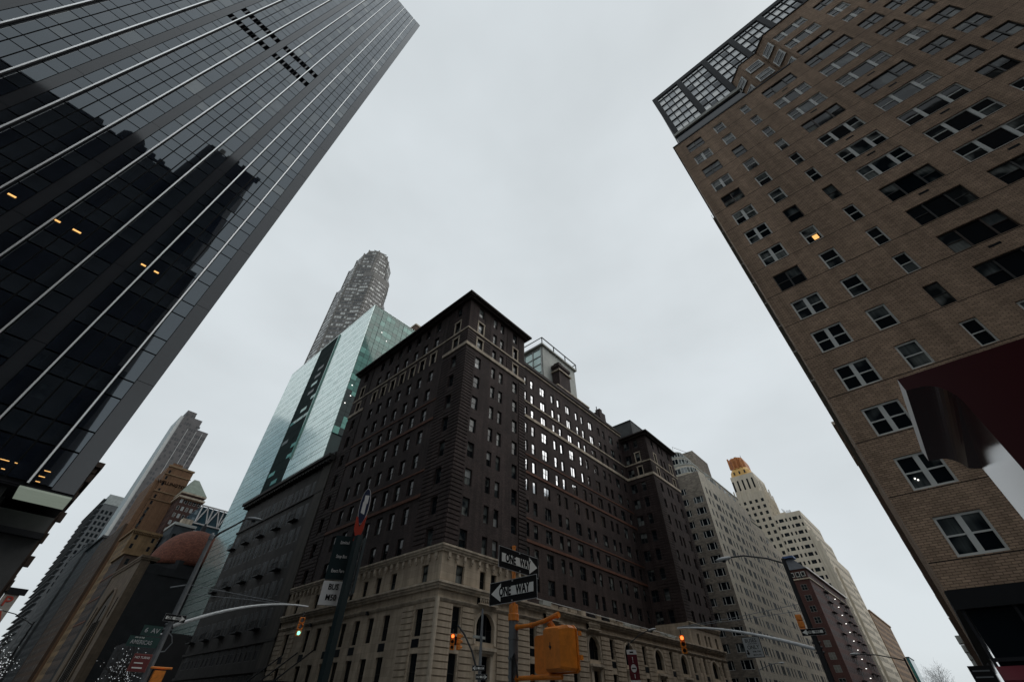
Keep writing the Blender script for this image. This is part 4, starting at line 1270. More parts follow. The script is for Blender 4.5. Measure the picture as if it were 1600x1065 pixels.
t = block_building('row_building', 'grey pale topped tower with projecting sunshades at the end of the avenue', 26.6, 42, 440, 520, 119, dk4, south=[wdef(1+i*2.6, 1.6, 2.6, (1,), (1,)) for i in range(5)], zfirst=60, pitch=4.0, limit=40)
part_box(t, 'top_band', 26.5, 439.8, 119, 42, 520, 126, mat('pale_band', (.36, .38, .37), .7))
for i in range(24):
    part_box(t, 'sunshade', 24.6, 441, 30+i*4.0, 26.6, 519, 30.5+i*4.0, dk4)
t = block_building('row_building', 'slim dark building with a light stepped parapet far down the avenue', 27.0, 38, 362, 420, 76, dk1, west=[wdef(2+i*4, 2, 2.2) for i in range(12)], zfirst=6, pitch=3.7, limit=100)
for i in range(12): part_box(t, 'parapet_block', 26.5, 363+i*4.8, 76, 28.5, 365.6+i*4.8, 77.4, dk4)

# --- west side beyond the black tower
t = block_building('corner_building', 'dark ornate brown building squeezed against the base of the black tower', -18, 1.55, 80, 112, 27.4, dk2, east=[wdef(1.5+i*4, 1.6, 2.2) for i in range(7)], zfirst=5, pitch=3.8)
b = MB(); b.box(-18, 79.4, 27.0, 2.25, 112.5, 27.7, dk2); b.box(-18, 79.7, 26.2, 1.9, 112.2, 27.0, dk2)
for i in range(8):
    z = 25-i*2.6; b.box(1.5, 79.8, z, 1.5+.5-(i % 2)*.25, 80.6, z+1.1, dk2)
b.build('cornice', t)
t = block_building('garage_building', 'low building carrying the PARK sign at the far left edge', -18, 2.2, 124, 150, 17.0, dk1, east=[wdef(1.5+i*5, 2, 2.2) for i in range(4)], zfirst=4, pitch=3.8)
part_box(t, 'stone_pier', 1.4, 123.6, 0, 2.5, 126, 20.0, mat('pier_pale', (.16, .16, .155), .85))
sg = thing('parking_sign', 'vertical pale sign with red letters PARK at the far left edge', 'sign', (3.2, 112.5, 10))
part_box(sg, 'sign_board', 2.45, 118.0, 8.2, 4.35, 118.35, 16.6, mat('sign_cream', (.34, .32, .29), .7))
part_box(sg, 'sign_cap', 2.3, 117.8, 16.6, 5.0, 118.5, 17.5, black_metal)
for i, ch in enumerate('PARK'):
    text('lettering', ch, 2.0, mat('letter_red', (.40, .06, .04), .6), (3.4, 117.96, 15.5-i*1.95), (1, 0, 0), (0, 0, 1), sg, sx=1.1, ext=.03)

# --- blue tower on the west side, seen mirrored in the pale green tower
t = thing('glass_tower', 'blue glass tower seen only mirrored in the left edge of the pale green tower', 'tower', (-20, 380, 0))
bmir = mat('pale_blue_glass', (.20, .33, .40), .2, .5, .35, .12)
b = MB(); b.box(-40, 352, 0, -1.5, 430, 190, bmir); b.box(-40, 340, 0, -1.6, 351.9, 140, bmir); b.box(-40, 318, 0, -1.7, 339.9, 95, bmir); b.box(-40, 300, 0, -1.8, 317.9, 60, dk2); b.build('glass_wall', t)

# --- building behind the camera, seen only as a reflection in the black tower
refl_m = mat('reflected_brick', (.05, .04, .035), .85, .3, .2, .3)
t = thing('stepped_building', 'stepped masonry block seen only as a black reflection in the glass tower', 'building', (-25, -20, 0))
b = MB()
for x0, x1, y0, y1, z1 in ((-60, -2.2, -45, -1.6, 36), (-60, -3.4, -45, -1.9, 56), (-60, -6.2, -45, -2.4, 74), (-15.8, -6.2, -30, -2.4, 86.5), (-60, -19, -45, -2.2, 73), (-60, -28, -45, -2.0, 60)):
    b.box(x0, y0, 0 if z1 == 36 else 30, x1, y1, z1, refl_m)
b.build('masonry', t)
b = MB()
for i in range(26):
    x = -6.5-i*1.5; zt = 86.5 if x > -15.8 else 73.5 if x > -29 else 60.5
    b.box(x, -3.4, zt-.2, x+rnd.uniform(.5, 1.3), -2.5, zt+rnd.uniform(.2, 1.7), refl_m)
b.tube([(-20, -8, 74), (-20, -8, 79)], .2, refl_m, 5); b.prism([(-24+1.8*math.cos(i*PI/5), -6+1.8*math.sin(i*PI/5)) for i in range(10)], 74, 79, refl_m)
b.build('roof_clutter', t)
wn = []
for k in range(14):
    for j in range(12): wn.append(('y', -1.6-.0, 1, -4.5-j*2.9, 5+k*3.4 if k < 9 else 5+8*3.4, win_mesh(1.3, 1.9, (1,), (1, 1), .06, frame_dark, g_dark if (j+k) % 4 else g_curt), None))
put_windows(t, [w for i, w in enumerate(wn) if i < 108], 108)

# --- south side of the street beyond the brick tower (also what the hotel windows mirror)
t = block_building('brick_building', 'brown block with a pale roof corner poking out past the brick apartment tower', 110, 137, -25, .12, 52.5, brown, zfirst=4, pitch=3.1)
b = MB(); b.box(109.8, -.6, 51.8, 137, .5, 52.6, limestone_plain)
for i in range(14): b.box(112, -.0, 5+i*3.3, 136, .28, 5.3+i*3.3, limestone_plain)
b.build('string_courses', t)
part_box(t, 'unseen_rear_wall', 117, -25, 0, 127, -3, 60, brown); part_box(t, 'unseen_rear_wall', 127.1, -25, 0, 137, -3, 66, brown); part_box(t, 'unseen_rear_wall', 66.5, -25, 0, 109.9, -.8, 52, brown)  # unseen stepped walls shaped to block sky mirrored in the hotel windows
t = block_building('unseen_tower', 'unseen thin tower added to cut off the sky mirrored in the hotel windows', 137.5, 200, -5, -.4, 86, brown)  # added out of view, kept thin so upper windows still mirror sky
part_box(t, 'upper_wall', 148, -4.5, 86.1, 200, -.4, 125, brown)
t = block_building('brick_building', 'lower brick row with small roof vents far along the right hand side', 205, 420, -40, .3, 24, brown)
for i in range(9): part_box(t, 'roof_vent', 212+i*22, .3, 20.5-i*.5, 216+i*22, 1.6, 22.5-i*.5, pale_metal)

# ================================================================ RIGHT HAND ROW
gb = mat('grey_brown_brick', (.26, .225, .185), .85, .3, .14, .3, .4, (.6, .28, .02, .75, .28), .08)
gbs = mat('lit_buff_brick', (.68, .625, .525), .85, .3, .12, .3, .3, (.5, .2, .015, .75, .12), .08)  # buff colour raised to stand in for stronger light from the south
def grey_block():
    t = thing('apartment_building', 'grey brick apartment block with rounded set back top floors right of the dark hotel', 'apartment building', (140, 45, 0))
    x0, y0, x1, y1 = 112.0, 33.4, 174, 62
    P = 2.83
    wins = []; oW = []; oS = []
    for k in range(17):
        z = 46.35 - P*k
        if z < 2: break
        for u, w in ((34.1, 2.5), (38.0, 2.0), (42.5, 2.4), (47, 2)):
            if k == 0 and u == 34.1: continue
            oW.append((u, u+w, z, z+1.62)); wins.append(('x', x0+.2, -1, u+w/2, z, win_mesh(w, 1.62, (1, 2.2, 1), (1,), .07, frame_white, rnd.choice([g_dark, g_dark, g_mid, g_black]), False, .12, .1, .16), None))
        u = 114.2; j = 0
        pat = [(1.0, 1.5), (1.0, 1.9), (2.6, 1.2), (1.0, 1.3), (1.0, 1.6), (2.4, 1.5), (2.2, 1.4)]
        while u < 172:
            w, gap = pat[j % 7]
            zt = 49.5 if u < 150 else 46 if u < 161 else 42.6
            if z + 1.7 < zt + 1.0:
                oS.append((u, u+w, z, z+1.62)); wins.append(('y', y0+.095, -1, u+w/2, z, win_mesh(w, 1.62, (1, 1) if w > 2 else (1,), (1,), .07, frame_grey if rnd.random() < .6 else frame_white, rnd.choice([g_shadow, g_black, g_black, g_black]), False, .1, .07, .12), None))
            u += w+gap; j += 1
    mb = MB()
    facade(mb, 'x', x0, -1, y0, y1, 0, 51.6, oW, .2, gb)
    for a, b_, zt in ((x0, 150, 51.6), (150, 161, 48.2), (161, x1, 44.6)):
        facade(mb, 'y', y0, -1, a, b_, 0, zt, [o for o in oS if a <= o[0] < b_], .10, gbs)
        mb.poly([(a,y0,zt),(b_,y0,zt),(b_,y1,zt),(a,y1,zt)], gbs)
        mb.poly([(b_,y0,0),(b_,y1,0),(b_,y1,zt),(b_,y0,zt)], gbs)
    mb.build('brick_wall', t)
    part_box(t, 'interior', x0+.35, y0+.35, 0, 150-.4, y1-.5, 51.2, g_black); part_box(t, 'interior', 149.6, y0+.35, 0, 160.6, y1-.5, 47.8, g_black); part_box(t, 'interior', 160.6, y0+.35, 0, x1-.4, y1-.5, 44.2, g_black)
    # set back floors with rounded bays
    def rounded(xa, ya, xb_, yb, r, z0, z1, nm):
        pts = []
        for i in range(9):
            a = PI + PI/2*i/8
            pts.append((xa+r+r*math.cos(a), ya+r+r*math.sin(a)))
        pts += [(xb_, ya), (xb_, yb), (xa, yb)]
        b = MB(); b.prism(pts, z0, z1, gbs); b.build(nm, t)
        b = MB()
        q = [(p[0]-.12*(1 if i < 9 else 0), p[1]-.12*(1 if i < 10 else 0)) for i, p in enumerate(pts)]
        b.prism(q, z1, z1+.35, concrete); b.build('coping', t)
        # ribbon of windows round the bay
        for i in range(0, 8, 3):
            a = PI+PI/2*(i+.8)/8
            me, _ = win_mesh(1.7, 1.6, (1, 1), (1,), .07, frame_white, rnd.choice([g_dark, g_curt, g_lite]), False, .1)
            link('window', me, t, (xa+r+(r+.03)*math.cos(a), ya+r+(r+.03)*math.sin(a), z0+.7), a+PI/2)
        u = xa+r+1.5
        while u < xb_-3:
            me, _ = win_mesh(1.9, 1.6, (1, 1), (1,), .07, frame_white, rnd.choice([g_dark, g_mid, g_lite]), False, .1)
            link('window', me, t, (u, ya-.03, z0+.7), 0); u += 3.9
        u = ya+r+1.5
        while u < yb-2:
            me, _ = win_mesh(1.9, 1.6, (1, 1), (1,), .07, frame_white, rnd.choice([g_dark, g_mid]), False, .1)
            link('window', me, t, (xa-.03, u, z0+.7), -PI/2); u += 3.6
    rounded(112.6, 34.8, 122, 60, 2.6, 51.6, 54.6, 'setback_floor')
    rounded(113.4, 36.6, 124, 60, 3.0, 54.95, 57.6, 'setback_floor')
    rounded(123.0, 34.2, 147, 60, 2.4, 51.62, 54.4, 'setback_floor')
    rounded(126.0, 36.2, 143, 60, 2.4, 54.75, 57.2, 'setback_floor')
    rounded(150.5, 34.4, 160, 60, 2.0, 48.2, 51.0, 'setback_floor')
    rounded(163, 34.4, 173, 60, 2.0, 44.6, 47.4, 'setback_floor')
    rounded(115, 38, 123.5, 58, 2.5, 57.95, 60.0, 'setback_floor')
    part_box(t, 'water_tank_house', 127, 37.6, 57.5, 139, 50, 65, gb)
    b = MB(); b.tube([(114, 39, 60.4), (114, 39, 61.4), (122, 36.6, 61.4), (122, 36.6, 60.4)], .05, steel_dark, 5); b.build('roof_railing', t)
    b = MB()
    for i in range(26): b.box(146+rnd.uniform(0, 14), 33.7+rnd.uniform(0, .7), 48.3, 146.5+rnd.uniform(0, 14), 34.4, 49.2, mat('terrace_green', (.03, .06, .04), .9))
    b.build('terrace_plants', t, kind='stuff')
    put_windows(t, wins, 250)
grey_block()

# --- red brick building with blue edged roof
rb = mat('red_brick', (.080, .038, .034), .85, .3, .2, .3, .3, (.3, .1, .012, .7, .2))
rbd = mat('red_brick_dark', (.05, .035, .038), .85, .3, .25, .3)  # darker tone of the red brick
t = thing('brick_building', 'dark red brick building with a pale roof edge and fire escapes along its street side', 'building', (240, 45, 0))
block_building('', '', 206, 275, 33.4, 60, 45.5, rb, t=t, wallname='brick_wall', west=[wdef(1.7, 2.0, 1.9, (1, 1), (1, 1), frame_grey, (g_mid, g_curt, g_dark)), wdef(7.5, 2.0, 1.9, (1, 1), (1, 1), frame_grey, (g_mid, g_curt, g_dark))],
               south=[wdef(2+i*3.4, 1.5, 1.9, (1,), (1, 1), frame_dark, (g_dark, g_mid)) for i in range(20)], zfirst=4, pitch=3.45, limit=280)
part_box(t, 'string_course', 205.7, 33.0, 42.0, 275, 60, 42.4, limestone_plain)
for i in range(3): 
    b = MB(); b.box(205.85, 34.0+i*1.9, 43.0, 205.98, 35.4+i*1.9, 44.6, pale_metal); b.box(205.8, 34.2+i*1.9, 43.2, 205.84, 35.2+i*1.9, 44.4, g_dark); b.build('attic_panel', t)
b = MB(); b.loft([[(205.4, 32.8, 45.5), (275.4, 32.8, 45.5), (275.4, 60, 45.5), (205.4, 60, 45.5)], [(208.5, 37.0, 50.2), (275, 37.0, 50.2), (275, 58, 50.2), (208.5, 58, 50.2)]], mat('slate_roof', (.045, .05, .06), .5, .4, .3)); b.build('roof', t)
part_box(t, 'roof_edge', 205.2, 32.5, 45.35, 275.5, 32.8, 45.85, pale_paint)
part_box(t, 'roof_ridge', 207.4, 36.0, 50.2, 212, 50, 50.9, mat('blue_tarp', (.05, .09, .20), .5))
for x in (224, 252, 262):
    b = MB()
    for k in range(11):
        z = 6+k*3.45; b.box(x, 32.3, z, x+6, 33.35, z+.12, black_metal); b.box(x, 32.3, z+.9, x+6, 32.36, z+.96, black_metal)
        b.tube([(x+.6, 32.8, z), (x+4.8, 32.8, z+3.4)], .12, black_metal, 5)
    b.build('fire_escape', t)
for k in range(12):
    m_ = MB(); m_.box(243, 32.9, 8.6+k*2.9, 243.2, 33.3, 8.8+k*2.9, lit_white); m_.build('wall_light', t)
part_box(t, 'banner_sign', 232, 31.6, 4.6, 232.2, 33.3, 13, pale_paint)
b = MB(); b.box(206.6, 60.5, 0, 214, 68, 53, dk1); b.build('stair_tower', t)

# --- cream stepped tower with copper crown
cream = mat('cream_brick', (.57, .505, .405), .85, .3, .12, .15, .2, None, .08)
copper = mat('copper_crown', (.42, .155, .045), .6, .4, .25, .5)
gilt = mat('gilded_band', (.60, .36, .11), .6, .4, .2, .5)
def cream_tower():
    t = thing('stepped_tower', 'cream stepped tower topped by an orange copper crown far along the right row', 'tower', (300, 55, 0))
    fw_ = frame_dark
    def cw(n, step, w=1.5, h=1.9, off=1.2, cols=(1, 1)): return [wdef(off+i*step, w, h, cols, (1,), fw_, (g_dark, g_mid)) for i in range(n)]
    def cmix(n, off=.7): 
        r = []
        u = off
        for i in range(n): r += [wdef(u, .9, 1.8, (1,), (1,), fw_, (g_dark,)), wdef(u+1.8, 2.4, 1.8, (1, 1), (1,), fw_, (g_dark, g_mid)), wdef(u+5.0, .9, 1.8, (1,), (1,), fw_, (g_dark,))]; u += 7.2
        return r
    block_building('', '', 285, 312, 51, 68, 106, cream, t=t, wallname='tower_wall', west=cw(5, 3.4), south=cw(8, 3.2), zfirst=48, pitch=3.7, limit=110)
    block_building('', '', 286, 309, 52.6, 66.6, 118.5, cream, t=t, wallname='upper_tower_wall', z0=106, west=[wdef(1.2+i*2.9, 1.0, 6.5, (1,), (3, 3, 3), fw_, (g_dark,)) for i in range(5)], south=[wdef(1.2+i*2.9, 1.0, 6.5, (1,), (3,), fw_, (g_dark,)) for i in range(7)], zfirst=109, pitch=20, limit=12)
    block_building('', '', 285.2, 330, 36.9, 50.9, 90.6, cream, t=t, wallname='shoulder_wall', west=cmix(2), south=cw(12, 3.6), zfirst=30, pitch=3.75, limit=90)
    block_building('', '', 285.4, 330, 35.0, 36.8, 80, cream, t=t, wallname='step_wall', south=cw(12, 3.6), zfirst=24, pitch=3.75, limit=40)
    block_building('', '', 292, 345, 33.6, 34.9, 70, cream, t=t, wallname='step_wall', south=cw(14, 3.6), west=None, zfirst=12, pitch=3.75, limit=40)
    block_building('', '', 285, 291.9, 33.6, 34.9, 74, cream, t=t, wallname='step_wall', south=cw(1, 3.6), zfirst=12, pitch=3.75, limit=10)
    block_building('', '', 291.95, 318, 32.6, 33.55, 62, cream, t=t, wallname='step_wall', south=cw(7, 3.6), zfirst=12, pitch=3.75, limit=10)
    for i in range(6):
        part_box(t, 'buttress', 284.5, 51.4+i*3.1, 60, 285.0, 52.0+i*3.1, 112-(i % 2)*3, cream)
        part_box(t, 'buttress', 286+i*4.2, 50.5, 60, 286.6+i*4.2, 51, 112-(i % 2)*3, cream)
    def ring(x0, x1, y0, y1, z, c): return [(x0+c, y0, z), (x1-c, y0, z), (x1, y0+c, z), (x1, y1-c, z), (x1-c, y1, z), (x0+c, y1, z), (x0, y1-c, z), (x0, y0+c, z)]
    b = MB(); b.loft([ring(287, 306, 54, 66.4, 118.5, 1.5), ring(287.4, 305.5, 54.6, 66, 122.2, 2), ring(288.5, 304, 55.6, 65.2, 124.6, 2.5)], gilt); b.build('gilded_band', t)
    b = MB(); b.loft([ring(288.5, 304, 55.8, 65.2, 124.6, 2.5), ring(288, 304, 56.0, 65.4, 129.5, 2.4), ring(288.4, 303, 56.6, 65.0, 131.5, 2.2)], copper); b.build('copper_crown', t)
    for i in range(4):
        part_box(t, 'crown_rib', 287.5, 57+i*2.4, 124, 288.4, 57.9+i*2.4, 130.4+(i % 2)*1.1, copper)
    for i in range(3): part_box(t, 'crown_window', 287.0, 56.6+i*3.2, 119.8, 287.3, 57.4+i*3.2, 121.8, g_dark)
    b = MB()
    for y in (57, 60, 63): b.tube([(292, y, 131), (292, y, 133.6)], .12, steel_dark, 4)
    for i in range(9): b.tube([(290, 42+i*.4, 90.6), (290+rnd.uniform(-1, 1), 42+i*.5, 93+rnd.uniform(0, 2))], .1, bark, 4)
    b.build('roof_aerial', t)
    part_box(t, 'bulkhead', 288, 44.5, 90.6, 294, 48.5, 92.2, cream)
cream_tower()
t = block_building('row_building', 'orange buff building with dark windows at the far end of the right row', 346, 420, 33.2, 60, 50, mat('orange_buff_brick', (.30, .20, .13), .85, .3, .2, .2), south=[wdef(1.5+i*3.2, 1.5, 2, (1,), (1,)) for i in range(22)], west=[wdef(.4, .9, 2, (1,), (1,))], zfirst=4, pitch=3.4, limit=220)
part_box(t, 'cornice', 345.5, 32.7, 49.4, 420, 60, 50.2, MATS['orange_buff_brick'])
t = block_building('glass_building', 'small teal glass block at the very end of the street', 500, 530, 37.5, 47.5, 39.5, mat('teal_glass', (.02, .10, .11), .1, .5, .2), west=[wdef(.6+i*1.9, 1.5, 2.4, (1,), (1,), gmul, (gg[0], gg[2])) for i in range(5)], zfirst=4, pitch=3.0, limit=80)
part_box(t, 'roof_edge', 499.6, 37.2, 39.5, 530, 47.8, 40.0, steel_dark)

# ================================================================ STREET FURNITURE
def oneway_sign(name, label, c, right, arrow, w=.914, h=.305, group=None, shade=None):
    """c centre of the plate; right: unit vector along the plate as read; arrow +1 points right"""
    t = thing(name, label, 'sign', c, group)
    r = Vector(right).normalized(); n = r.cross(Vector((0, 0, 1)))   # n faces the reader
    def quad(pts, off, m, nm, th=.003):
        b = MB()
        f = [Vector(c) + r*x + Vector((0, 0, z)) + n*off for x, z in pts]
        bk = [p - n*th for p in f]
        b.poly(f, m); b.poly(bk[::-1], m)
        for i in range(len(f)):
            j = (i+1) % len(f); b.poly([f[j], f[i], bk[i], bk[j]], m)
        return b.build(nm, t)
    quad([(-w/2, -h/2), (w/2, -h/2), (w/2, h/2), (-w/2, h/2)], 0, sign_edge, 'edge', .004)
    e = .008
    quad([(-w/2+e, -h/2+e), (w/2-e, -h/2+e), (w/2-e, h/2-e), (-w/2+e, h/2-e)], .002, sign_black, 'plate')
    a = arrow
    tail, neck, tip = -.43*w*a, .25*w*a, .46*w*a
    pts = [(tail, -.20*h), (neck, -.20*h), (neck, -.40*h), (tip, 0), (neck, .40*h), (neck, .20*h), (tail, .20*h)]
    if a < 0: pts.reverse()
    quad(pts, .005, sign_white, 'arrow')
    text('lettering', 'ONE   WAY', h*.57, sign_black, Vector(c)+r*(-.035*w*a)+n*.008, r, (0, 0, 1), t, sx=.66, bold=.03)
    for x in (0,):
        for z in (-.42*h, .42*h):
            b = MB(); p = Vector(c)+Vector((0, 0, z)); b.tube([p, p+n*.012], .012, sign_edge, 6); b.build('bolt', t)
    return t

# --- near signal pole on our corner
px, py = 5.30, 4.72
t = thing('signal_pole', 'grey signal pole with orange collar and pipe bearing the two big ONE WAY plates', 'pole', (px, py, 0))
b = MB(); b.tube([(px, py, 0), (px, py, 2.74)], .066, pole_grey, 20)
for z in (2.1, 2.52): b.tube([(px, py, z), (px, py, z+.03)], .074, pole_grey, 20)
b.build('pole', t, smooth=False)
b = MB(); b.tube([(px, py, 2.74), (px, py, 2.76), (px, py, 2.82), (px, py, 2.83), (px, py, 2.86), (px, py, 2.94), (px, py, 2.95)], [.078, .078, .078, .068, .068, .066, .04], orange, 20); b.build('collar', t)
b = MB(); b.tube([(px, py, 2.9), (px, py, 3.72)], .03, orange, 12); b.tube([(px, py, 3.72), (px, py, 3.745)], .034, orange, 12)
for z in (2.98, 3.2, 3.5): b.tube([(px, py, z), (px, py, z+.03)], .037, orange, 12)
b.build('pipe', t)
b = MB(); b.tube([(px, py, 0), (px, py, .5), (px, py, .55)], [.16, .14, .07], pole_grey, 12); b.build('base', t)
oneway_sign('one_way_sign', 'upper ONE WAY plate on the near orange pipe, arrow pointing right', (5.38, 4.675, 3.515), (1, 0, 0), 1, .95, .30, 'one way plates on the near pole')
oneway_sign('one_way_sign', 'lower ONE WAY plate on the near orange pipe, arrow pointing left', (5.25, 4.70, 3.115), (0, -1, 0), -1, .95, .305, 'one way plates on the near pole')

# --- orange pedestrian signal seen from behind
b = MB(); b.tube([(px-.07, py-.04, 0), (px-.07, py-.04, 2.3), (px-.05, py-.06, 2.36), (px-.02, py-.1, 2.1)], .012, pole_black, 6); b.build('conduit', t)
for z in (1.9, 2.3):
    b = MB(); b.tube([(px, py, z), (px, py, z+.018)], .0705, galv, 20); b.box(px-.085, py-.02, z-.005, px-.06, py+.02, z+.023, galv); b.build('strap', t)
t = thing('pedestrian_signal', 'orange pedestrian signal housing seen from behind on the near pole', 'signal', (5.3, 4.0, 2.1))
def octo(y0, y1, z0, z1, x, c): return [(x, y0+c, z0), (x, y1-c, z0), (x, y1, z0+c), (x, y1, z1-c), (x, y1-c, z1), (x, y0+c, z1), (x, y0, z1-c), (x, y0, z0+c)]
zb0, zb1 = 2.165, 2.585
b = MB()
b.loft([octo(3.82, 4.08, zb0+.0, zb1-.01, 5.165, .02), octo(3.71, 4.11, zb0-.03, zb1+.02, 5.235, .03), octo(3.71, 4.11, zb0-.03, zb1+.02, 5.37, .03)], orange)
b.build('housing', t)
b = MB(); b.loft([octo(3.70, 4.14, zb0-.045, zb1+.03, 5.372, .04), octo(3.70, 4.14, zb0-.045, zb1+.03, 5.395, .04)], orange); b.build('door_flange', t)
b = MB(); b.loft([octo(3.80, 4.42, zb0-.03, zb1-.035, 5.397, .03), octo(3.80, 4.47, zb0-.03, zb1-.035, 5.56, .03)], orange); b.build('front_case', t)
b = MB()
for z in (2.25, 2.5): b.box(5.38, 3.655, z, 5.43, 3.68, z+.05, orange)
b.build('hinge', t)
b = MB(); b.tube([(5.168, 3.97, 2.38), (5.155, 3.97, 2.38)], .016, frame_brown, 8); b.tube([(5.16, 3.97, 2.355), (5.16, 3.97, 2.43)], .005, frame_brown, 5); b.tube([(5.16, 3.97, 2.40), (5.16, 3.99, 2.385)], .005, frame_brown, 5); b.build('latch', t)
for zz, zt, dz in ((2.66, 2.63, 1), (2.095, 2.12, -1)):
    b = MB()
    b.tube([(px, py-.05, zz), (px, py-.30, zz), (px, py-.34, zz)], [.026, .026, .026], orange, 10)
    b.tube([(px, py-.04, zz), (px, py-.075, zz)], .038, orange, 12); b.tube([(px, py-.32, zz), (px, py-.35, zz)], .034, orange, 10)
    if dz > 0: b.tube([(px, py-.33, zz), (px+.01, py-.55, zz+.03), (px+.02, py-.78, zz+.085)], [.027, .028, .03], orange, 10); b.tube([(px+.02, py-.76, zz+.075), (px+.02, py-.80, zz+.085)], .037, orange, 10)
    else: b.tube([(px, py-.33, zz), (px, py-.6, zz), (px+.02, py-.80, zz-.005)], [.027, .032, .03], orange, 10)
    b.build('arm', t)
    b = MB(); b.tube([(px+.03, py-.62, zz+.01), (px+.1, py-.66, (zb1 if dz > 0 else zb0)+.0)], .045, orange, 10); b.build('hub', t)
b = MB(); b.tube([(5.36, 3.9, zb1+.01), (5.36, 3.9, zb1+.045)], .02, orange, 8); b.build('cap_bolt', t)

# --- bus stop pole
bx, by = 2.44, 4.47
t = thing('bus_stop_pole', 'dark teal bus stop pole with stacked panels and rounded top plate', 'bus stop', (bx, by, 0))
teal = mat('bus_stop_teal', (.004, .017, .020), .45, .5, .1)
b = MB(); b.box(bx-.03, by-.04, 0, bx+.03, by+.04, 3.17, teal); b.build('post', t)
# vector along the panel seen nearly edge on
e1 = Vector((.60, .80, 0)); e2 = Vector((-.80, .60, 0))
def panel(c, along, w, z0, z1, m, nm, th=.012):
    a = Vector(along).normalized(); n = a.cross(Vector((0, 0, 1)))
    b = MB(); p = [Vector(c)-a*w/2, Vector(c)+a*w/2]
    pts = [p[0]+n*th, p[1]+n*th, p[1]-n*th, p[0]-n*th]
    b.prism([(q.x, q.y) for q in pts], z0, z1, m); return b.build(nm, t), a, n
va = Vector((.17, .985, 0)); 
pc1 = Vector((bx-.02, by+.13, 0))
o, a, n = panel(pc1 + Vector((-.02, .05, 0)), (-.82, .57, 0), .22, 2.76, 3.19, teal, 'route_panel')
n1 = Vector((-.57, -.82, 0))
for i, s in enumerate(('Limited', 'Stop Bus', 'Exact Fare')):
    text('lettering', s, .045, pale_paint, pc1 + Vector((-.02, .05, 3.12-i*.14)) + n1*.014, (.82, -.57, 0), (0, 0, 1), t, sx=.7)
o, a, n = panel(pc1 + Vector((-.02, .05, 0)), (-.82, .57, 0), .22, 2.53, 2.745, pale_paint, 'notice_panel')
for i, s in enumerate(('BUS', 'M50')):
    text('lettering', s, .075, sign_black, pc1 + Vector((-.02, .05, 2.69-i*.095)) + n1*.014, (.82, -.57, 0), (0, 0, 1), t, sx=.8)
o, a, n = panel((bx+.07, by+.0, 0), (.3, .95, 0), .17, 2.62, 3.14, teal, 'side_panel')
for i, s in enumerate(('57', '7', '50')):
    text('lettering', s, .10, pale_paint, Vector((bx+.03, by-.02, 3.05-i*.16)), (.80, -.60, 0), (0, 0, 1), t, sx=.6)
# top plate: oval on a red tail
b = MB(); a = Vector((.75, -.66, 0)); n = Vector((-.66, -.75, 0)); c0 = Vector((bx-.01, by+.02, 3.50))
def flat(pts, m, off, nm, th=.010):
    b = MB(); f = [c0 + a*x + Vector((0, 0, z)) + n*off for x, z in pts]; bk = [p-n*th for p in f]
    b.poly(f, m); b.poly(bk[::-1], m)
    for i in range(len(f)):
        j = (i+1) % len(f); b.poly([f[j], f[i], bk[i], bk[j]], m)
    return b.build(nm, t)
ov = [(.055*math.cos(2*PI*i/24), .0+.205*math.sin(2*PI*i/24)*(1) ) for i in range(24)]
flat(ov, pale_paint, 0, 'top_plate')
flat([(x*.88, z*.965) for x, z in ov], sign_blue, .004, 'top_face')
flat([(-.022, -.08), (.02, -.10), (.02, .02), (.03, .03), (.03, .12), (-.015, .12), (-.015, .05), (-.022, .04)], pale_paint, .008, 'bus_emblem')
flat([(-.055, -.12), (-.035, -.13), (0, -.24), (.04, -.14), (.058, -.10), (.05, -.27), (.03, -.34), (.04, -.38), (-.03, -.38), (-.02, -.33), (-.05, -.26)], mat('orange_red', (.40, .045, .025), .5), .006, 'tail')

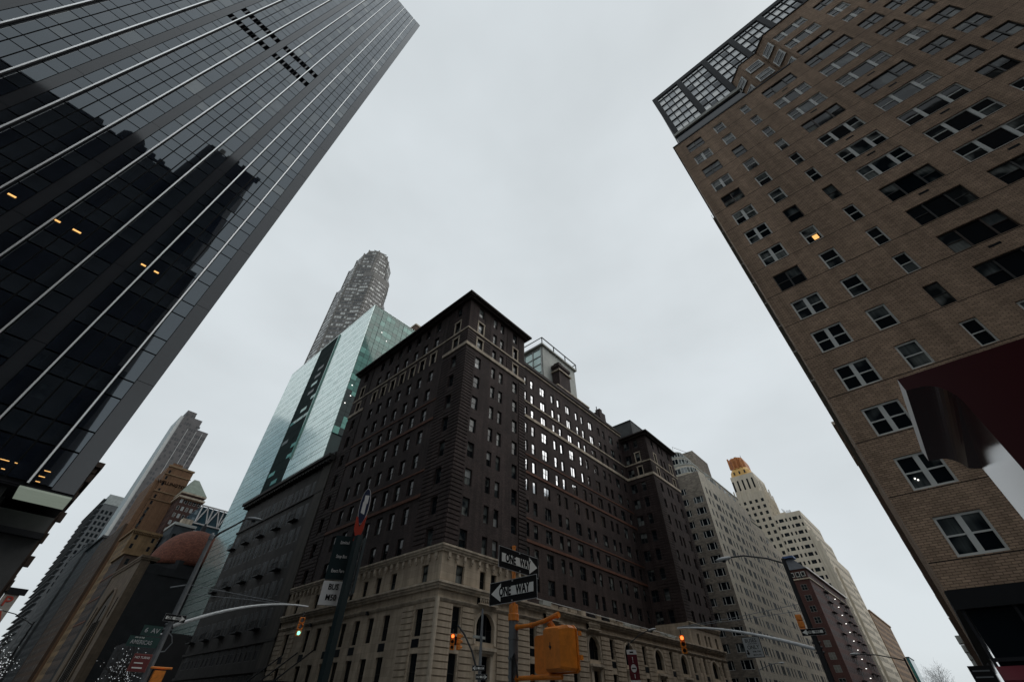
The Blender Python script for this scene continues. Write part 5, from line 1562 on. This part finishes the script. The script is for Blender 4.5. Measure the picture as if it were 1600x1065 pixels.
# --- far left mast pole with arm, wires and lamp
def lamp_head(t, p, d, m=pole_light, s=1.0):
    p = Vector(p); d = Vector(d).normalized()
    b = MB(); side = d.cross(Vector((0, 0, 1)))
    rings = []
    for f, w, h in ((0, .05, .04), (.15, .12, .09), (.45, .17, .11), (.75, .15, .08), (.9, .05, .03)):
        q = p + d*f*s
        rings.append([q + (side*math.cos(2*PI*k/10)*w + Vector((0, 0, 1))*math.sin(2*PI*k/10)*h)*s for k in range(10)])
    b.loft(rings, m); b.build('lamp_head', t, smooth=True)
    b = MB(); q = p + d*.45*s; b.tube([q+Vector((0, 0, -.11*s)), q+Vector((0, 0, -.17*s))], [.12*s, .09*s], g_mid, 10); b.build('lens', t)
def signal(name, label, top, face, lit, group, h=.95, bracket=True):
    """three lens traffic signal hanging with its top at `top`; face: direction the lenses face; lit index or None"""
    t = thing(name, label, 'traffic light', top, group)
    f = Vector(face).normalized(); r = f.cross(Vector((0, 0, 1)))*-1
    T = Vector(top); s = h/3
    b = MB()
    if bracket: b.tube([T+Vector((0, 0, .28)), T], .03, pole_black, 6); b.build('hanger', t)
    for i in range(3):
        c = T - Vector((0, 0, s*(i+.5)))
        b = MB()
        rings = []
        for off, w in ((-.14, .10), (-.12, .145), (.06, .15), (.07, .13)):
            rings.append([c + f*off + r*(w*x) + Vector((0, 0, 1))*(s*.47*z*(w/.15)) for x, z in ((-1, -.8), (-.8, -1), (.8, -1), (1, -.8), (1, .8), (.8, 1), (-.8, 1), (-1, .8))])
        b.loft(rings, orange); b.build('housing', t)
        n = 10
        b = MB()
        for k in range(n):
            a0, a1 = -.15*PI + 1.3*PI*k/n, -.15*PI + 1.3*PI*(k+1)/n
            p = [c + (r*math.cos(a) + Vector((0, 0, 1))*math.sin(a))*.11 for a in (a0, a1)]
            b.poly([p[0]+f*.07, p[1]+f*.07, p[1]+f*.22, p[0]+f*.22], orange if k not in (4, 5) else orange)
        b.build('visor', t)
        m = lens_off
        if lit == i: m = lit_amber if i == 0 else lit_green
        b = MB(); b.tube([c+f*.05, c+f*.085], .10, m, 14); b.build('lens', t)
    return t

LX, LY = 7.0, 29.2
t = thing('signal_mast_pole', 'pale far corner pole with a long curved signal arm and street lamp', 'pole', (LX, LY, 0))
b = MB(); b.tube([(LX, LY, 0), (LX, LY, 4), (LX, LY, 9.0)], [.16, .14, .10], pole_grey, 8); b.build('pole', t)
b = MB(); b.tube([(LX, LY, 8.9), (LX+.3, LY-.05, 9.4), (LX+.9, LY-.1, 10.0), (LX+1.3, LY-.2, 10.45)], [.06, .055, .05, .045], pole_black, 8); b.build('lamp_arm', t)
lamp_head(t, (LX+1.25, LY-.2, 10.45), (1, -.1, .12), galv, 1.0)
b = MB(); b.tube([(LX, LY, 9.0), (LX, LY, 9.2), (LX, LY, 9.35)], [.13, .13, .04], galv, 10); b.build('pole_cap', t)
arm = [(LX+.15, LY, 4.95)]
for i in range(1, 13):
    f = i/12; arm.append((LX+.15+6.6*f, LY, 4.95 + 1.72*(1-(1-f)**2)))
b = MB(); b.tube(arm, [.085-.045*i/12 for i in range(13)], pole_light, 8); b.build('signal_arm', t)
b = MB()
for z in (4.8, 5.0, 5.2): b.tube([(LX-.2, LY, z), (LX+.2, LY, z)], .05, galv, 6)
b.tube([(LX+.0, LY, 4.75), (LX+.3, LY-.05, 4.55), (LX+.45, LY, 4.3), (LX+.3, LY, 3.95), (LX, LY, 3.9)], .025, galv, 6); b.build('arm_bracket', t)
b = MB(); 
for dz in (0, -.35): b.tube([(LX, LY, 6.75+dz*1.2), (LX+3.3, LY, 6.68+dz*.4), (LX+6.6, LY, 6.62)], .014, galv, 5)
b.tube([(LX, LY, 6.75), (LX-.75, LY, 6.5)], .03, galv, 6); b.build('guy_wire', t)
signal('traffic_signal', 'hanging signal with its green lens lit at the end of the left arm', (LX+6.6, LY-.05, 6.1), (-.25, -1, 0), 2, 'traffic lights over the crossing', h=.95)
oneway_sign('one_way_sign', 'ONE WAY plate on the far left pole beside the curved arm', (7.05, 29.0, 5.25), (1, -.05, 0), 1, .95, .31)
t = thing('street_sign', 'green street blade reading 6 AV on the far left pole', 'sign', (6.6, 29.0, 4.6), 'green street blades on the left pole')
part_box(t, 'blade', 5.95, 29.02, 4.46, 6.75, 29.05, 4.86, sign_green)
text('lettering', '6  AV', .26, sign_edge, (6.35, 29.0, 4.66), (1, 0, 0), (0, 0, 1), t)
t = thing('street_sign', 'green street blade reading AMERICAS under the 6 AV blade', 'sign', (6.3, 29.0, 4.2), 'green street blades on the left pole')
part_box(t, 'blade', 5.6, 29.02, 4.02, 6.85, 29.05, 4.42, sign_green)
text('lettering', 'AMERICAS', .22, sign_edge, (6.15, 29.0, 4.19), (1, 0, 0), (0, 0, 1), t, sx=.85)
text('lettering', 'AVE OF THE', .07, sign_white, (6.0, 29.0, 4.36), (1, 0, 0), (0, 0, 1), t)
t = thing('notice_sign', 'small red notice with three white lines low on the far left pole', 'sign', (6.5, 29, 3.4))
part_box(t, 'board', 6.12, 28.99, 3.12, 6.85, 29.02, 3.78, mat('edge_red', (.25, .09, .075), .6)); part_box(t, 'face', 6.15, 28.975, 3.15, 6.82, 28.989, 3.75, sign_red)
text('lettering', 'NO TURNS', .12, sign_white, (6.48, 28.97, 3.64), (1, 0, 0), (0, 0, 1), t)
part_box(t, 'line', 6.25, 28.965, 3.42, 6.6, 28.974, 3.46, sign_white); part_box(t, 'line', 6.25, 28.965, 3.24, 6.65, 28.974, 3.29, sign_white)
t = thing('pedestrian_signal', 'orange pedestrian signal low on the far left pole', 'signal', (7.4, 29, 3))
b = MB(); b.tube([(7.0, 29.1, 3.32), (7.9, 29.0, 3.32)], .045, orange, 6); b.build('arm', t); part_box(t, 'housing', 7.2, 28.85, 2.75, 7.65, 29.1, 3.22, orange)

# --- right mast pole
RX, RY = 29.5, 5.65
t = thing('signal_mast_pole', 'dark pole at the right corner with a long signal arm and street lamp arm', 'pole', (RX, RY, 0))
b = MB(); b.tube([(RX, RY, 0), (RX, RY, 4), (RX, RY, 8.6)], [.16, .14, .10], pole_black, 8); b.build('pole', t)
b = MB(); pts = [(RX, RY, 8.35), (RX, RY+.8, 8.75), (RX, RY+2.0, 9.1), (RX, RY+2.9, 9.15)]; b.tube(pts, .045, pole_black, 8); b.build('lamp_arm', t)
lamp_head(t, (RX, RY+2.75, 9.13), (-.0, 1, -.02), pole_light, 1.05)
arm = [(RX, RY+.15, 4.45)] 
for i in range(1, 13):
    f = i/12; arm.append((RX, RY+.15+7.0*f, 4.45 + 1.45*(1-(1-f)**1.7)))
b = MB(); b.tube(arm, [.085-.045*i/12 for i in range(13)], pole_light, 8); b.build('signal_arm', t)
b = MB(); b.tube([(RX, RY, 6.4), (RX, RY+3.5, 6.12), (RX, RY+7.1, 5.95)], .014, galv, 5); b.tube([(RX, RY, 6.1), (RX, RY+3.5, 5.98), (RX, RY+7.1, 5.93)], .014, galv, 5); b.build('guy_wire', t)
b = MB()
for z in (4.3, 4.5, 4.7): b.tube([(RX, RY-.2, z), (RX, RY+.2, z)], .05, pole_black, 6)
b.build('arm_bracket', t)
signal('traffic_signal', 'hanging signal with its red lens glowing at the end of the right arm', (RX, RY+7.0, 5.55), (-1, -.55, 0), 0, 'traffic lights over the crossing', h=.92)
t = thing('lane_sign', 'white BUSES ONLY lane sign hanging from the right signal arm', 'sign', (RX, 8.8, 4.8))
part_box(t, 'edge', RX-.02, 8.28, 4.25, RX, 9.22, 5.18, sign_black); part_box(t, 'board', RX-.032, 8.31, 4.28, RX-.021, 9.19, 5.15, mat('sign_grey', (.30, .31, .31), .6))
yc = 8.75
text('lettering', 'BUSES', .24, sign_black, (RX-.035, yc+.02, 5.0), (0, -1, 0), (0, 0, 1), t, sx=.95)
text('lettering', 'RIGHT TURNS', .075, sign_black, (RX-.035, yc-.02, 4.86), (0, -1, 0), (0, 0, 1), t)
text('lettering', 'ONLY', .24, sign_black, (RX-.035, yc-.02, 4.70), (0, -1, 0), (0, 0, 1), t, sx=.95)
text('lettering', '4PM-7PM', .105, sign_black, (RX-.035, yc-.13, 4.51), (0, -1, 0), (0, 0, 1), t)
text('lettering', 'MON-FRI', .105, sign_black, (RX-.035, yc-.13, 4.37), (0, -1, 0), (0, 0, 1), t)
b = MB(); b.poly([(RX-.035, yc+a, z) for a, z in ((.36, 4.60), (.28, 4.60), (.28, 4.48), (.22, 4.48), (.32, 4.36), (.42, 4.48), (.36, 4.48))], sign_black); b.build('arrow', t)
b = MB(); b.tube([(RX, 8.5, 5.15), (RX, 8.5, 5.55)], .02, galv, 5); b.tube([(RX, 9.0, 5.15), (RX, 9.0, 5.6)], .02, galv, 5); b.build('hanger', t)
oneway_sign('one_way_sign', 'ONE WAY plate pointing left on the dark pole at the right corner', (RX-.2, RY-.08, 5.13), (.12, -1, 0), -1, 1.05, .30)
signal('traffic_signal', 'dark unlit signal beside the right corner pole', (RX, RY+.35, 5.95), (1, .2, 0), None, 'traffic lights over the crossing', h=.9, bracket=False)

# --- pole and signal pair in front of the hotel corner
MX, MY = 25.3, 25.6
t = thing('signal_pole', 'slim dark pole with a hooked arm in front of the hotel corner', 'pole', (MX, MY, 0))
b = MB(); b.tube([(MX, MY, 0), (MX, MY, 4), (MX, MY, 7.7)], [.13, .11, .07], pole_grey, 8); b.build('pole', t)
h = [(MX-.25, MY+.0, 4.1), (MX-.55, MY+.35, 5.2), (MX-.9, MY+.8, 6.1), (MX-1.25, MY+1.15, 6.62), (MX-1.3, MY+1.2, 6.6)]
b = MB(); b.tube(h, .06, pole_black, 8); b.build('hooked_arm', t)
part_box(t, 'junction_box', MX-.55, MY+.1, 5.9, MX+.5, MY+.3, 6.05, pale_metal)
signal('traffic_signal', 'left one of the twin signals on the hooked arm, its red lens glowing', (MX-1.45, MY+1.42, 6.15), (-.9, -1, 0), 0, 'traffic lights over the crossing')
signal('traffic_signal', 'right one of the twin signals on the hooked arm, turned aside and unlit', (MX-1.15, MY+1.05, 6.15), (1, -.35, 0), None, 'traffic lights over the crossing')
oneway_sign('one_way_sign', 'small upper ONE WAY plate pointing left at the hotel corner', (MX-.28, MY-.15, 4.22), (.70, -.71, 0), -1, .85, .30, 'small one way plates at the hotel corner')
oneway_sign('one_way_sign', 'small lower ONE WAY plate pointing right at the hotel corner', (MX-.1, MY-.30, 3.76), (.70, -.71, 0), 1, .80, .30, 'small one way plates at the hotel corner')

# --- lamp post with hanging banner along the hotel
def lamp_post(name, label, x, y, h, d, reach, group, m=pole_black, s=1.0):
    t = thing(name, label, 'street lamp', (x, y, 0), group)
    d = Vector(d).normalized()
    b = MB(); b.tube([(x, y, 0), (x, y, h*.5), (x, y, h*.93)], [.13*s, .10*s, .07*s], m, 8); b.build('pole', t)
    pts = [Vector((x, y, h*.9)), Vector((x, y, h*.93))+d*reach*.2, Vector((x, y, h*.98))+d*reach*.6, Vector((x, y, h))+d*reach]
    b = MB(); b.tube(pts, .045*s, m, 6); b.build('lamp_arm', t)
    lamp_head(t, Vector((x, y, h))+d*(reach-.1), d, pole_light, s)
    return t
lamp_post('street_lamp', 'lamp post carrying a dark red banner in front of the hotel wall', 52.3, 28.9, 9.0, (.35, -1, .15), 2.6, 'street lamps')
t = thing('street_banner', 'dark red banner with a white disc on the lamp post by the hotel', 'banner', (52, 28.3, 6))
bd = Vector((.5, -.87, 0)); 
def bpan(z0, z1, m, nm, off=0, w=(-.1, .95)):
    n = bd.cross(Vector((0, 0, 1)))*1
    c = Vector((51.95, 28.95, 0))
    b = MB(); p = [c+bd*w[0]+n*off, c+bd*w[1]+n*off]
    q = [p[0], p[1], p[1]+n*.012, p[0]+n*.012]
    b.loft([[(v.x, v.y, z0) for v in q], [(v.x, v.y, z1) for v in q]], m); b.build(nm, t)
bpan(7.18, 7.6, pale_paint, 'top_strip'); bpan(4.95, 7.17, banner_red, 'cloth'); bpan(4.2, 4.93, pale_paint, 'bottom_strip')
nb = bd.cross(Vector((0, 0, 1)))
b = MB(); c = Vector((51.95, 28.95, 5.95)) + bd*.42 + nb*.02
for sg_ in (1,):
    b.poly([c + bd*(.30*math.cos(2*PI*i/16)) + Vector((0, 0, .36*math.sin(2*PI*i/16))) + nb*.005 for i in range(16)], pale_paint)
b.build('disc', t)
bpan(6.45, 6.95, pale_paint, 'white_mark', .016, (.40, .46)); bpan(7.30, 7.45, sign_black, 'dark_mark', .016, (.2, .6))
bpan(5.9, 6.0, sign_black, 'disc_line', .03, (.2, .64)); bpan(5.1, 5.45, pale_paint, 'white_mark', .016, (.40, .46)); bpan(4.4, 4.6, sign_black, 'dark_mark', .016, (.2, .75))
lamp_post('street_lamp', 'lamp post bending over the street at the far right against the sky', 80, 6.5, 8.3, (-.2, 1, 0), 4.4, 'street lamps', s=1.3)
lamp_post('street_lamp', 'thin lamp post standing before the grey apartment block', 88, 26.3, 8.6, (.3, -1, 0), 3.2, 'street lamps', m=galv)
lamp_post('street_lamp', 'thin lamp post in front of the hall with the pointed arch', 21.5, 108, 12.2, (.9, 0.1, .05), 3.6, 'street lamps', s=1.2)
lamp_post('street_lamp', 'low lamp post poking up at the lower left edge', 5.4, 76, 9.8, (-1, 0, .0), 3.2, 'street lamps')

# --- glossy red block at the right edge
t = thing('red_steel_block', 'glossy dark red steel block with a rounded overhanging lip at the right edge', 'street sculpture', (3.6, -1.0, 0))
def prof():
    p = [(-.394, 3.205), (-.394, 3.125), (-.455, 3.12)]
    c = (-.488, 3.048)
    for i in range(9):
        a = PI/2 + (-(PI/2))*0 + 0
    for i in range(13):
        a = math.radians(90 + 0) - math.radians(90)*i/12
        # concave quarter from the lip down into the side face
        p.append((-.455 - .112*math.sin(math.radians(90)*i/12), 3.12 - .165*(1-math.cos(math.radians(90)*i/12))))
    p += [(-.567, 2.4), (-.567, 0.3), (-1.75, .3), (-1.75, 3.205)]
    return p
pr = prof(); n = len(pr)
b = MB(); k0 = len(b.v)
x0, x1 = 2.97, 4.14
f0 = [(x0, y, z) for y, z in pr]; f1 = [(x1, y - (.055 if y < -.56 else 0), z) for y, z in pr]
# side faces in fine order so the lip end can be pale, sky light put into its colour
for i in range(n):
    j = (i+1) % n
    b.poly([f0[i], f0[j], f1[j], f1[i]], pale_paint if i == 0 else red_gloss)
# front and back as quads between lip/side and the far edge
def cap(f, rev):
    q = [f[0], f[1], f[2], (f[0][0], -.455, 3.205)]
    L = [q]
    for i in range(2, n-4):
        a, c_ = f[i], f[i+1]
        L.append([(a[0], a[1], 3.205), a, c_, (c_[0], c_[1], 3.205)] if abs(a[1]-c_[1]) > 1e-5 else None)
    ys = f[n-4][1]
    L.append([(f[0][0], ys, 3.205), (f[0][0], ys, .3), (f[0][0], -1.75, .3), (f[0][0], -1.75, 3.205)])
    for q in L:
        if q: b.poly(q if not rev else q[::-1], mat('red_face', (.050, .003, .006), .35, .3, .08))
cap(f0, False); cap(f1, True)
b.build('block', t)
part_box(t, 'plinth', 2.8, -1.9, 0, 4.3, -.45, .3, grey_stone)

# --- small awning and sign at the foot of the brick tower
t = thing('shop_awning', 'small maroon awning at the lower right shop corner', 'awning', (26, -1, 3))
b = MB(); b.loft([[(26.2, -.45, 2.9), (27.1, -.45, 3.35), (27.1, -1.25, 3.35), (26.2, -1.25, 2.9)], [(26.2, -.45, 2.4), (27.1, -.45, 2.4), (27.1, -1.25, 2.4), (26.2, -1.25, 2.4)]][::-1], banner_red); b.build('cloth', t)
t = thing('shop_sign', 'small black hanging sign with pale lines at the lower right corner', 'sign', (26, .2, 3))
part_box(t, 'board', 25.9, -.3, 2.6, 26.0, .35, 3.32, sign_black)
for i in range(3): part_box(t, 'line', 25.885, -.22, 3.15-i*.18, 25.899, .27, 3.19-i*.18, pole_grey)
part_box(t, 'bracket', 25.94, -.3, 3.33, 27.1, -.24, 3.38, pole_black)

# ---------------------------------------------------------------- trees
fairy = mat('fairy_light', (.8, .8, .8), .5, .3, 0, emit=((.9, .97, 1), .55))
def bare_tree(name, label, x, y, h, seed, lights=0, group=None, r0=.16):
    t = thing(name, label, 'tree', (x, y, 0), group)
    R = random.Random(seed)
    tips = []
    tr = MB(); br = MB()
    def grow(p, d, L, r, lev, mb):
        pts = [p]; rad = [r]; q = Vector(p); dd = Vector(d)
        n = 4
        for i in range(n):
            dd = (dd + Vector((R.gauss(0, .14), R.gauss(0, .14), R.gauss(.04, .08)))).normalized()
            q = q + dd*L/n; pts.append(q.copy()); rad.append(max(.006, r*(1-.55*(i+1)/n)))
            tips.append(q.copy())
            if lev < 4 and (i > 0 or lev > 0):
                for _ in range(2 if lev < 3 else 1):
                    s = Vector((R.gauss(0, 1), R.gauss(0, 1), R.gauss(.25, .5))).normalized()
                    nd = (dd*.75 + s*.75).normalized()
                    grow(q.copy(), nd, L*R.uniform(.5, .68), rad[-1]*.62, lev+1, br)
        mb.tube(pts, rad, bark, 6 if lev < 2 else 4, False)
    grow(Vector((x, y, 0)), Vector((0, 0, 1)), h*.52, r0, 0, tr)
    tr.build('trunk', t, smooth=True); br.build('branches', t, smooth=True)
    if lights:
        lb = MB(); tips2 = [p for p in tips if p.z > 1.5]
        for i in range(lights):
            p = R.choice(tips2) + Vector((R.gauss(0, .05), R.gauss(0, .05), R.gauss(0, .05))); s = R.uniform(.012, .03)
            lb.box(p.x-s, p.y-s, p.z-s, p.x+s, p.y+s, p.z+s, fairy)
        lb.build('fairy_lights', t, kind='stuff')
bare_tree('bare_tree', 'bare tree wound with white fairy lights at the lower left', 4.2, 62, 6.6, 5, 700)
bare_tree('bare_tree', 'slim bare tree with fairy lights before the hall with the pointed arch', 12.8, 66, 7.4, 8, 220, r0=.1)
bare_tree('bare_tree', 'bare leafless tree against the sky at the lower right', 112, 5.3, 9.3, 11)
